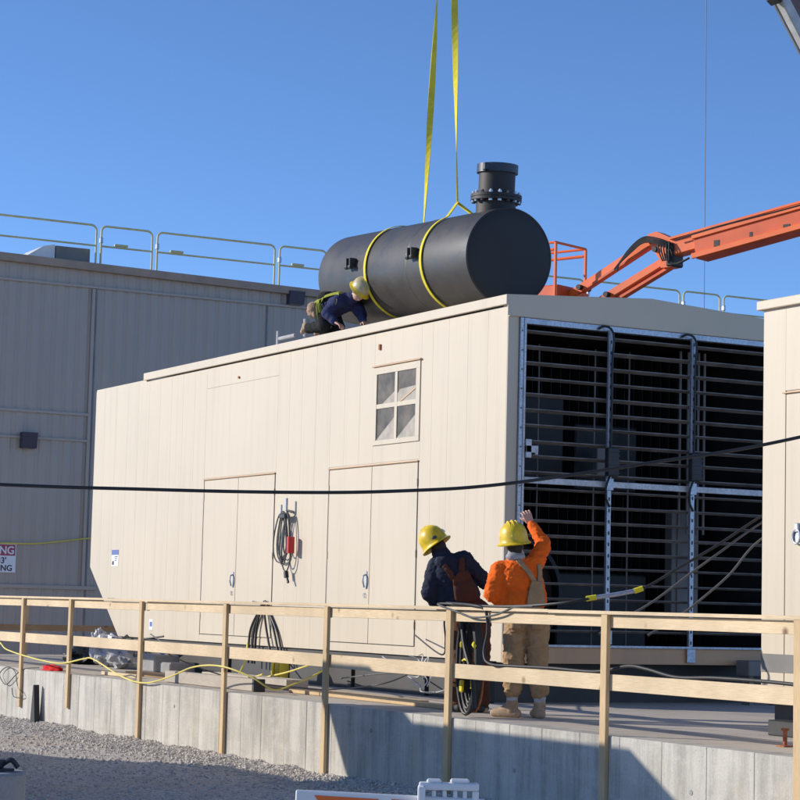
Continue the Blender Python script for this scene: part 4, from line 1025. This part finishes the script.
def flesh(name, prims, mat, parent, voxel=.011, smooth=6, fold=0, fscale=6, seed=0, cuts=()):
    """union of the volumes as one continuous surface, smoothed, with cloth folds"""
    bm = bmesh.new()
    for p in prims:
        if p[0] == 'c': capsule(bm, *p[1:])
        else: ellip(bm, *p[1:])
    bmesh.ops.recalc_face_normals(bm, faces=bm.faces)
    me = bpy.data.meshes.new(name); bm.to_mesh(me); bm.free()
    o = bpy.data.objects.new(name, me); COL.objects.link(o)
    r = o.modifiers.new('r', 'REMESH'); r.mode = 'VOXEL'; r.voxel_size = voxel
    if smooth:
        s_ = o.modifiers.new('s', 'SMOOTH'); s_.iterations = smooth; s_.factor = .5
    dg = bpy.context.evaluated_depsgraph_get(); dg.update()
    me2 = bpy.data.meshes.new_from_object(o.evaluated_get(dg)); me2.name = name
    o.modifiers.clear(); o.data = me2; bpy.data.meshes.remove(me)
    if fold:
        for v in me2.vertices:
            c = v.co
            q = Vector((c.x * fscale, c.y * fscale, c.z * fscale * 1.6 + c.x * 2))
            a = noise.noise(q + Vector((seed, 0, 0))); b_ = 1 - abs(noise.noise(q * 1.3 + Vector((0, seed, 7)))) * 2
            q2 = Vector((c.x * fscale * 2.1 + c.z * 3, c.y * fscale * 2.1, c.z * fscale * 3.4 - c.x * 5)); e_ = 1 - abs(noise.noise(q2 + Vector((seed, 11, 0)))) * 2.4
            v.co = c + v.normal * fold * (.6 * a + .55 * b_ * abs(b_) + .42 * e_ * abs(e_) - .15)
    me2.materials.append(M[mat])
    for f in me2.polygons: f.use_smooth = True
    o.parent = parent
    return o
def tree_of(o):
    me = o.data; return BVHTree.FromPolygons([v.co.copy() for v in me.vertices], [tuple(p.vertices) for p in me.polygons])
def patch(name, rows, bvh, mat, parent, off=.008, side=-1, sub=6):
    """cloth panel laid on the back: rows of (x0,x1,z) pairs, projected along y onto the surface"""
    vs = []; fs = []; K = 8; R_ = []
    for (a, b) in zip(rows[:-1], rows[1:]):
        for k in range(sub): t = k / sub; R_.append(tuple(a[i] * (1 - t) + b[i] * t for i in range(len(a))))
    R_.append(rows[-1]); last = 0
    for r in R_:
        x0, z0, x1, z1 = r
        for k in range(K + 1):
            t = k / K; x, z = x0 + (x1 - x0) * t, z0 + (z1 - z0) * t
            hit = bvh.ray_cast(Vector((x, side * 2, z)), Vector((0, -side, 0)))
            y = hit[0].y if hit[0] is not None else last
            last = y; vs.append(Vector((x, y + side * off, z)))
    nr = len(R_)
    for i in range(nr - 1):
        for k in range(K): fs.append((i * (K + 1) + k, i * (K + 1) + k + 1, (i + 1) * (K + 1) + k + 1, (i + 1) * (K + 1) + k))
    m = MB(); m.v = vs; m.f = fs
    me = bpy.data.meshes.new(name); me.from_pydata(vs, [], fs); me.materials.append(M[mat])
    for f in me.polygons: f.use_smooth = True
    o = bpy.data.objects.new(name, me); COL.objects.link(o); o.parent = parent
    s_ = o.modifiers.new('t', 'SOLIDIFY'); s_.thickness = .010; s_.offset = 0
    return o
def obj_local(mb, name, mat, parent, smooth=True): return mb.build(name, mat, parent, smooth, origin=(0, 0, 0))
def hard_hat(parent, c, rot, mat='hat', full=True, s=1.13):
    m4 = Matrix.Translation(c) @ rot.to_4x4() @ Matrix.Scale(s, 4)
    prof = [(.160, -.030), (.162, -.024), (.145, -.013), (.136, .0), (.134, .03), (.129, .075), (.112, .118), (.082, .148), (.042, .166), (.004, .171)]
    h = MB(); h.lathe([(r * 1.0, z) for r, z in prof], m4 @ Matrix.Diagonal((.93, 1.08, 1, 1)), 40, False)
    h.lathe([(.158, -.034), (.128, -.014), (.124, .03), (.05, .13)], m4 @ Matrix.Diagonal((.93, 1.08, 1, 1)), 40, False)
    ho = h.build('hard_hat', mat, parent, True, recalc=False, origin=(0, 0, 0))
    rb = MB()
    for dx in (-.034, 0, .034):
        pts = [m4 @ Vector((dx, -.142 * math.cos(R(a)) * (1 - abs(dx) * 1.2), .004 + .172 * math.sin(R(a)) * (1 - abs(dx)))) for a in range(14, 167, 12)]
        rb.tube(pts, .0095 * s, 6)
    rb.build('hat_ridge', mat, ho, True, origin=(0, 0, 0))
    return ho, m4
def hand(prims, wrist, d, palm_n, size=1.0, curl=.5, thumb=1):
    """palm and five fingers as capsules; d points along the hand, palm_n out of the palm"""
    d = Vector(d).normalized(); nn = Vector(palm_n); nn = (nn - d * nn.dot(d)).normalized(); sdir = d.cross(nn)
    w0 = Vector(wrist)
    for k, off in enumerate((-.036, -.012, .012, .036)):
        prims.append(('c', w0 + sdir * off * .7 * size + d * .015 * size, w0 + sdir * off * size + d * .085 * size, .016 * size, .0125 * size))
        L = (.064, .074, .070, .054)[k] * size; b = w0 + sdir * off * size + d * .088 * size
        c1_ = (d * math.cos(curl * .7) + nn * math.sin(curl * .7)); c2_ = (d * math.cos(curl * 1.7) + nn * math.sin(curl * 1.7))
        mid = b + c1_ * L * .5 + sdir * off * .15; tip = mid + c2_ * L * .5
        prims.append(('c', b, mid, .0100 * size, .0090 * size)); prims.append(('c', mid, tip, .0090 * size, .0075 * size))
    tb = w0 + sdir * .028 * thumb * size + d * .025 * size; t1 = tb + (sdir * thumb * .8 + d * .75 + nn * .35).normalized() * .040 * size; t2 = t1 + (sdir * thumb * .3 + d + nn * .5).normalized() * .032 * size
    prims.append(('c', tb, t1, .013 * size, .011 * size)); prims.append(('c', t1, t2, .011 * size, .009 * size))
def head(prims, c, rot, face=True):
    c = Vector(c)
    def q(v): return c + rot @ Vector(v)
    prims += [('e', q((0, -.008, .025)), (.074, .093, .088), rot), ('e', q((0, .018, -.035)), (.058, .070, .075), rot), ('e', q((0, .045, -.078)), (.030, .030, .024), rot),
              ('c', q((0, .088, .015)), q((0, .108, -.022)), .009, .013), ('e', q((0, .090, -.052)), (.024, .010, .007), rot), ('e', q((0, .088, -.064)), (.021, .010, .008), rot),
              ('c', q((-.045, .078, .034)), q((.045, .078, .034)), .013, .013)]
    for s_ in (-1, 1): prims += [('e', q((s_ * .077, -.005, -.005)), (.010, .020, .031), rot)]
def eyes(parent, c, rot):
    c = Vector(c)
    for s_ in (-1, 1):
        m = MB(); m.lathe([(.0005, -.010), (.007, -.0075), (.010, 0), (.007, .0075), (.0005, .010)], Matrix.Translation(c + rot @ Vector((s_ * .032, .086, .012))), 12); m.build('eye', 'ink', parent, True, origin=(0, 0, 0))

def hair(parent, c, rot):
    c = Vector(c)
    flesh('hair', [('e', c + rot @ Vector((0, -.030, .0)), (.078, .080, .085), rot), ('e', c + rot @ Vector((0, -.045, -.05)), (.060, .050, .050), rot)], 'hair', parent, .008, 2, .004, 20, 4)

def boot(prims, ankle, toe_dir, sz=1.0):
    a = Vector(ankle); t = Vector(toe_dir).normalized()
    heel = Vector((a.x, a.y, .042)) - t * .05; ball = Vector((a.x, a.y, .045)) + t * .12; toe = Vector((a.x, a.y, .040)) + t * .19
    prims += [('c', a + Vector((0, 0, .06)), Vector((a.x, a.y, .08)), .062, .060), ('c', heel, ball, .048, .052), ('c', ball, toe, .052, .040), ('c', Vector((a.x, a.y, .10)), ball + Vector((0, 0, .012)), .056, .042)]
def rotm(x=0, y=0, z=0): return (Matrix.Rotation(R(z), 3, 'Z') @ Matrix.Rotation(R(x), 3, 'X') @ Matrix.Rotation(R(y), 3, 'Y'))

# --- orange worker
W = empty('person', (11.30, 18.02, 0), 'person in orange shirt, tan overalls and yellow hard hat, one arm raised', 'person', rz=R(-30))
hr = rotm(x=-6, y=-8, z=8)
hc = (-.125, .03, 1.675)
bp = []
head(bp, hc, hr)
bp += [('c', (-.12, .02, 1.50), (-.125, .025, 1.63), .060, .056), ('e', (-.09, .01, 1.36), (.14, .085, .18)), ('e', (-.01, 0, .98), (.13, .085, .14)), ('c', (-.07, 0, 1.3), (-.01, 0, 1.0), .085, .09),
       ('c', (-.27, .0, 1.43), (-.33, -.03, 1.20), .045, .038), ('c', (-.33, -.03, 1.20), (-.25, .12, 1.12), .037, .027),
       ('c', (.07, .03, 1.49), (.17, .20, 1.72), .045, .038), ('c', (.17, .20, 1.72), (.035, .36, 1.925), .037, .027),
       ('c', (-.1, 0, .92), (-.10, .04, .50), .08, .055), ('c', (-.10, .04, .50), (-.12, -.01, .10), .055, .04), ('c', (.11, 0, .92), (.12, .04, .50), .08, .055), ('c', (.12, .04, .50), (.15, .0, .10), .055, .04),
       ('c', (-.27, .0, 1.43), (.07, .03, 1.48), .05, .05)]
hand(bp, (.035, .36, 1.925), (-.35, .18, .9), (-.2, 1, -.1), 1.05, .7, 1)
hand(bp, (-.25, .12, 1.12), (.5, .75, -.25), (.3, .1, -1), 1.05, .8, -1)
body = flesh('body', bp, 'skin', W, .0058, 3); eyes(body, hc, hr); hair(W, hc, hr)
sh = flesh('work_shirt', [('e', (-.09, -.005, 1.36), (.195, .135, .20)), ('e', (-.045, 0, 1.15), (.19, .135, .16)), ('c', (-.25, .0, 1.45), (.05, .03, 1.50), .075, .080), ('c', (-.13, .02, 1.45), (-.12, .03, 1.55), .10, .075),
     ('c', (-.27, .0, 1.43), (-.335, -.03, 1.20), .092, .084), ('c', (-.22, .0, 1.36), (-.24, .0, 1.16), .07, .07), ('c', (-.335, -.03, 1.20), (-.27, .09, 1.135), .078, .058), ('e', (-.33, -.02, 1.19), (.075, .08, .07)),
     ('c', (.06, .03, 1.47), (.17, .19, 1.70), .090, .074), ('c', (.17, .20, 1.71), (.055, .335, 1.895), .070, .046), ('c', (.05, .02, 1.40), (.10, .01, 1.15), .10, .10)], 'hivis', W, .010, 3, .018, 8.5, 3)
pts = flesh('bib_overalls', [('e', (-.01, 0, 1.00), (.205, .150, .17)), ('c', (-.02, .01, 1.06), (-.01, 0, .98), .135, .15), ('e', (-.09, -.06, .93), (.10, .11, .12)), ('e', (.09, -.06, .93), (.10, .11, .12)),
     ('c', (-.10, -.01, .92), (-.105, .04, .52), .118, .098), ('c', (-.105, .04, .52), (-.115, .0, .27), .098, .090), ('c', (.11, -.01, .92), (.125, .04, .52), .118, .098), ('c', (.125, .04, .52), (.145, .0, .27), .098, .088)], 'tan', W, .010, 3, .021, 7, 8)
sv = tree_of(sh)
patch('bib_back', [(.00, 1.10, .185, 1.10), (.02, 1.24, .17, 1.22), (.045, 1.34, .15, 1.33)], sv, 'tan', W, .026)
patch('strap', [(.05, 1.33, .10, 1.33), (-.005, 1.41, .04, 1.43), (-.075, 1.49, -.035, 1.51), (-.11, 1.53, -.07, 1.555)], sv, 'tan', W, .012)
patch('strap', [(.10, 1.32, .15, 1.33), (.11, 1.42, .15, 1.42), (.10, 1.50, .14, 1.50)], sv, 'tan', W, .012)
patch('back_pocket', [(-.15, 1.0, -.04, 1.0), (-.15, .86, -.05, .86)], tree_of(pts), 'tan', W, .008)
patch('back_pocket', [(.05, 1.0, .16, 1.0), (.05, .86, .15, .86)], tree_of(pts), 'tan', W, .008)
flesh('hood', [('c', (-.155, .01, 1.575), (-.075, .02, 1.60), .048, .05), ('e', (-.115, -.03, 1.57), (.095, .06, .045)), ('c', (-.12, .01, 1.56), (-.12, .02, 1.60), .075, .070)], 'grey_cloth', W, .009, 3, .006, 12, 2)
ho, m4 = hard_hat(W, Vector(hc) + hr @ Vector((0, -.005, .055)), hr @ rotm(x=10))
flesh('sock', [('c', (-.118, .0, .26), (-.12, -.01, .10), .058, .055)], 'sock', W, .008, 2, .006, 14, 1)
flesh('sock', [('c', (.15, .0, .24), (.152, 0, .10), .058, .055)], 'sock', W, .008, 2, .006, 14, 5)
b1 = []; boot(b1, (-.12, -.01, .08), (-.80, .35, 0)); flesh('boot', b1, 'boot', W, .008, 2)
b1 = []; boot(b1, (.15, 0, .08), (-.25, .9, 0)); flesh('boot', b1, 'boot', W, .008, 2)

# --- dark clothed worker
W = empty('person', (11.26, 19.0, 0), 'person in dark hooded top, brown overalls and yellow hard hat leaning left', 'person', rz=R(-31))
hr = rotm(x=-16, y=-33, z=14)
hc = (-.36, .05, 1.665)
bp = []; head(bp, hc, hr)
bp += [('c', (-.26, .02, 1.52), (-.345, .04, 1.65), .058, .056), ('e', (-.20, .01, 1.40), (.14, .085, .16)), ('c', (-.16, 0, 1.32), (-.02, 0, 1.0), .085, .09), ('e', (0, 0, .98), (.13, .085, .14)),
       ('c', (-.37, .02, 1.48), (-.44, -.02, 1.20), .045, .038), ('c', (-.44, -.02, 1.20), (-.34, .14, 1.07), .037, .027),
       ('c', (-.06, .0, 1.52), (.12, .08, 1.33), .045, .038), ('c', (.12, .08, 1.33), (.16, .32, 1.30), .037, .027), ('c', (-.37, .02, 1.47), (-.06, .0, 1.52), .05, .05),
       ('c', (-.1, 0, .92), (-.10, .05, .50), .08, .055), ('c', (-.10, .05, .50), (-.11, .0, .10), .055, .04), ('c', (.09, 0, .92), (.10, .05, .50), .08, .055), ('c', (.10, .05, .50), (.12, .0, .10), .055, .04)]
hand(bp, (-.34, .14, 1.07), (.35, .7, -.45), (.5, .1, -.8), 1.05, .8, -1)
hand(bp, (.16, .32, 1.30), (.05, 1, .0), (0, .1, -1), 1.05, .8, 1)
body = flesh('body', bp, 'skin', W, .0058, 3); eyes(body, hc, hr); hair(W, hc, hr)
sh = flesh('hooded_top', [('e', (-.21, .0, 1.40), (.20, .14, .19), rotm(y=-18)), ('e', (-.11, 0, 1.20), (.19, .14, .18)), ('c', (-.37, .02, 1.50), (-.09, .0, 1.555), .078, .085), ('c', (-.24, .01, 1.50), (-.30, .03, 1.59), .105, .080),
     ('c', (-.375, .02, 1.47), (-.435, -.02, 1.20), .092, .084), ('c', (-.30, .0, 1.36), (-.30, .02, 1.14), .085, .08), ('c', (-.435, -.02, 1.20), (-.36, .11, 1.09), .078, .055), ('c', (-.07, .0, 1.52), (.13, .08, 1.33), .090, .075), ('c', (.13, .08, 1.33), (.155, .28, 1.30), .072, .05),
     ('e', (-.26, -.07, 1.52), (.12, .07, .07)), ('c', (-.28, .0, 1.54), (-.345, .02, 1.625), .100, .082)], 'navy', W, .010, 3, .017, 8, 13)
flesh('bib_overalls', [('e', (0, 0, 1.0), (.20, .145, .18)), ('c', (-.04, .01, 1.09), (-.01, 0, 1.0), .135, .15), ('c', (-.09, -.01, .92), (-.10, .05, .52), .115, .095), ('c', (-.10, .05, .52), (-.11, .0, .12), .095, .082),
     ('c', (.09, -.01, .92), (.10, .05, .52), .115, .095), ('c', (.10, .05, .52), (.12, .0, .12), .095, .080), ('e', (0, -.06, .94), (.17, .10, .12))], 'brown', W, .011, 4, .014, 6, 21)
sv = tree_of(sh)
patch('bib_back', [(-.17, 1.12, .10, 1.12), (-.19, 1.25, .06, 1.22), (-.20, 1.34, .01, 1.34), (-.14, 1.42, -.05, 1.44)], sv, 'brown', W, .022)
patch('strap', [(-.21, 1.32, -.16, 1.34), (-.25, 1.39, -.20, 1.42), (-.31, 1.47, -.27, 1.50)], sv, 'brown', W, .012)
patch('strap', [(-.14, 1.40, -.08, 1.42), (-.14, 1.50, -.08, 1.51), (-.14, 1.56, -.09, 1.57)], sv, 'brown', W, .012)
ho, m4 = hard_hat(W, Vector(hc) + hr @ Vector((0, -.005, .055)), hr)
m = MB(); m.cbox(m4 @ Vector((-.03, -.152, .028)), (.05, .02, .03), .006, (hr).to_4x4()); m.build('adjuster', 'hatdark', ho, origin=(0, 0, 0))
m = MB(); m.lathe([(.022, 0), (.022, .004)], m4 @ Matrix.Translation((.105, -.075, .05)) @ Matrix.Rotation(R(70), 4, 'X') @ Matrix.Rotation(R(45), 4, 'Y'), 16); m.build('hat_badge', 'label', ho, origin=(0, 0, 0))
for s_, td in ((-1, (-.2, 1, 0)), (1, (.25, 1, 0))):
    b1 = []; boot(b1, (.115 * s_, 0, .08), td); flesh('boot', b1, 'boot_black', W, .009, 2)

# --- worker kneeling on the enclosure roof
W = empty('person', (12.80, 25.12, 4.66), 'person in dark blue jacket and harness kneeling on the roof beside the black tank', 'person', rz=R(-76))
hr = rotm(z=-80) @ rotm(x=-48, z=-8)
hc = (.36, -.04, .475)
KZ = .80
def low(prims):
    out = []
    for p in prims:
        q = list(p)
        for i in (1, 2):
            if i == 1 or p[0] == 'c': v = Vector(q[i]); q[i] = Vector((v.x, v.y, v.z * KZ))
        out.append(tuple(q))
    return out
bp = []; head(bp, hc, hr)
bp += low([('c', (.10, .0, .50), (.30, -.02, .57), .056, .054), ('e', (-.02, 0, .46), (.20, .15, .11), rotm(y=-12)), ('c', (-.10, 0, .42), (-.30, 0, .36), .12, .13),
       ('c', (.08, -.15, .48), (-.07, -.20, .27), .045, .038), ('c', (-.07, -.20, .27), (.10, -.19, .10), .037, .027),
       ('c', (.09, .15, .48), (.22, .16, .25), .045, .038), ('c', (.22, .16, .25), (.34, .08, .12), .037, .027), ('c', (.08, -.15, .48), (.09, .15, .48), .05, .05),
       ('c', (-.32, -.09, .34), (-.20, -.12, .06), .08, .06), ('c', (-.32, .09, .34), (-.20, .12, .06), .08, .06), ('c', (-.20, -.12, .06), (-.55, -.12, .06), .055, .04), ('c', (-.20, .12, .06), (-.55, .12, .06), .055, .04)])
hand(bp, (.10, -.19, .08), (.8, .1, -.35), (.2, 0, -1), 1, .6, 1)
hand(bp, (.34, .08, .096), (.8, -.3, -.2), (.2, 0, -1), 1, .6, -1)
body = flesh('body', bp, 'skin', W, .0065, 3); eyes(body, hc, hr)
sh = flesh('jacket', low([('e', (-.03, 0, .455), (.22, .18, .135), rotm(y=-14)), ('c', (-.12, 0, .42), (-.26, 0, .38), .14, .145), ('c', (.08, -.13, .47), (-.08, -.20, .27), .088, .075), ('c', (-.08, -.20, .27), (.07, -.19, .12), .072, .052),
     ('c', (.09, .13, .47), (.21, .16, .26), .088, .075), ('c', (.21, .16, .26), (.32, .09, .14), .070, .05), ('c', (.07, -.1, .46), (.07, .1, .46), .11, .11), ('c', (.08, 0, .48), (.24, -.01, .54), .10, .075)]), 'navy2', W, .011, 4, .012, 8, 33)
flesh('trousers', low([('e', (-.31, 0, .35), (.16, .17, .15)), ('c', (-.32, -.09, .33), (-.21, -.12, .09), .11, .09), ('c', (-.32, .09, .33), (-.21, .12, .09), .11, .09), ('c', (-.21, -.12, .09), (-.53, -.12, .075), .085, .07), ('c', (-.21, .12, .09), (-.53, .12, .075), .085, .07)]), 'trouser', W, .012, 4, .012, 7, 41)
for s_ in (-1, 1):
    m = []; m += [('c', (-.55, .12 * s_, .06), (-.60, .12 * s_, .10), .05, .05), ('c', (-.60, .12 * s_, .09), (-.66, .12 * s_, .02), .048, .035)]; flesh('boot', m, 'boot', W, .009, 2)
flesh('tool_pouch', low([('e', (-.44, -.12, .38), (.10, .09, .11)), ('c', (-.50, -.1, .42), (-.36, -.14, .28), .07, .05)]), 'pouch', W, .01, 3, .012, 9, 51)
flesh('fall_pack', low([('e', (-.25, -.05, .57), (.15, .13, .085)), ('e', (-.12, -.03, .60), (.08, .09, .05)), ('c', (-.38, -.02, .52), (-.12, -.02, .585), .04, .04), ('e', (-.31, -.03, .61), (.06, .06, .05))]), 'trouser', W, .01, 3, .014, 9, 61)
hsn = MB()
for pts in ([(-.42, -.15, .45), (-.28, -.16, .52), (-.10, -.165, .56), (.06, -.14, .585), (.10, -.10, .58)], [(-.30, -.16, .52), (-.27, -.20, .40), (-.26, -.19, .25), (-.22, -.19, .12)], [(-.20, -.165, .53), (-.22, -.20, .40), (-.20, -.20, .28)], [(.07, -.15, .58), (.12, -.19, .48), (.10, -.2, .38)], [(.02, -.08, .60), (-.12, .0, .595), (-.26, .04, .60)]):
    p = [Vector((v.x, v.y, v.z * KZ + .012)) for v in spline(pts, 6)]; hsn.ribbon(p, [.042] * len(p), [(0, .5, 1)] * len(p), .008)
hsn.build('harness', 'harness', W, origin=(0, 0, 0))
ho, m4 = hard_hat(W, Vector(hc) + hr @ Vector((0, -.005, .055)), hr, 'hatwhite', s=.98)
m = MB(); m.lathe([(.160, -.026), (.150, -.010), (.137, .004), (.136, .018)], m4 @ Matrix.Diagonal((.95, 1.1, 1, 1)), 36, False); m.build('hat_band', 'hat', ho, True, origin=(0, 0, 0))
m = MB(); m.cbox(m4 @ Vector((.0, .01, .150)), (.05, .07, .015), .005, hr.to_4x4()); m.build('hat_sticker', 'hatdark', ho, origin=(0, 0, 0))
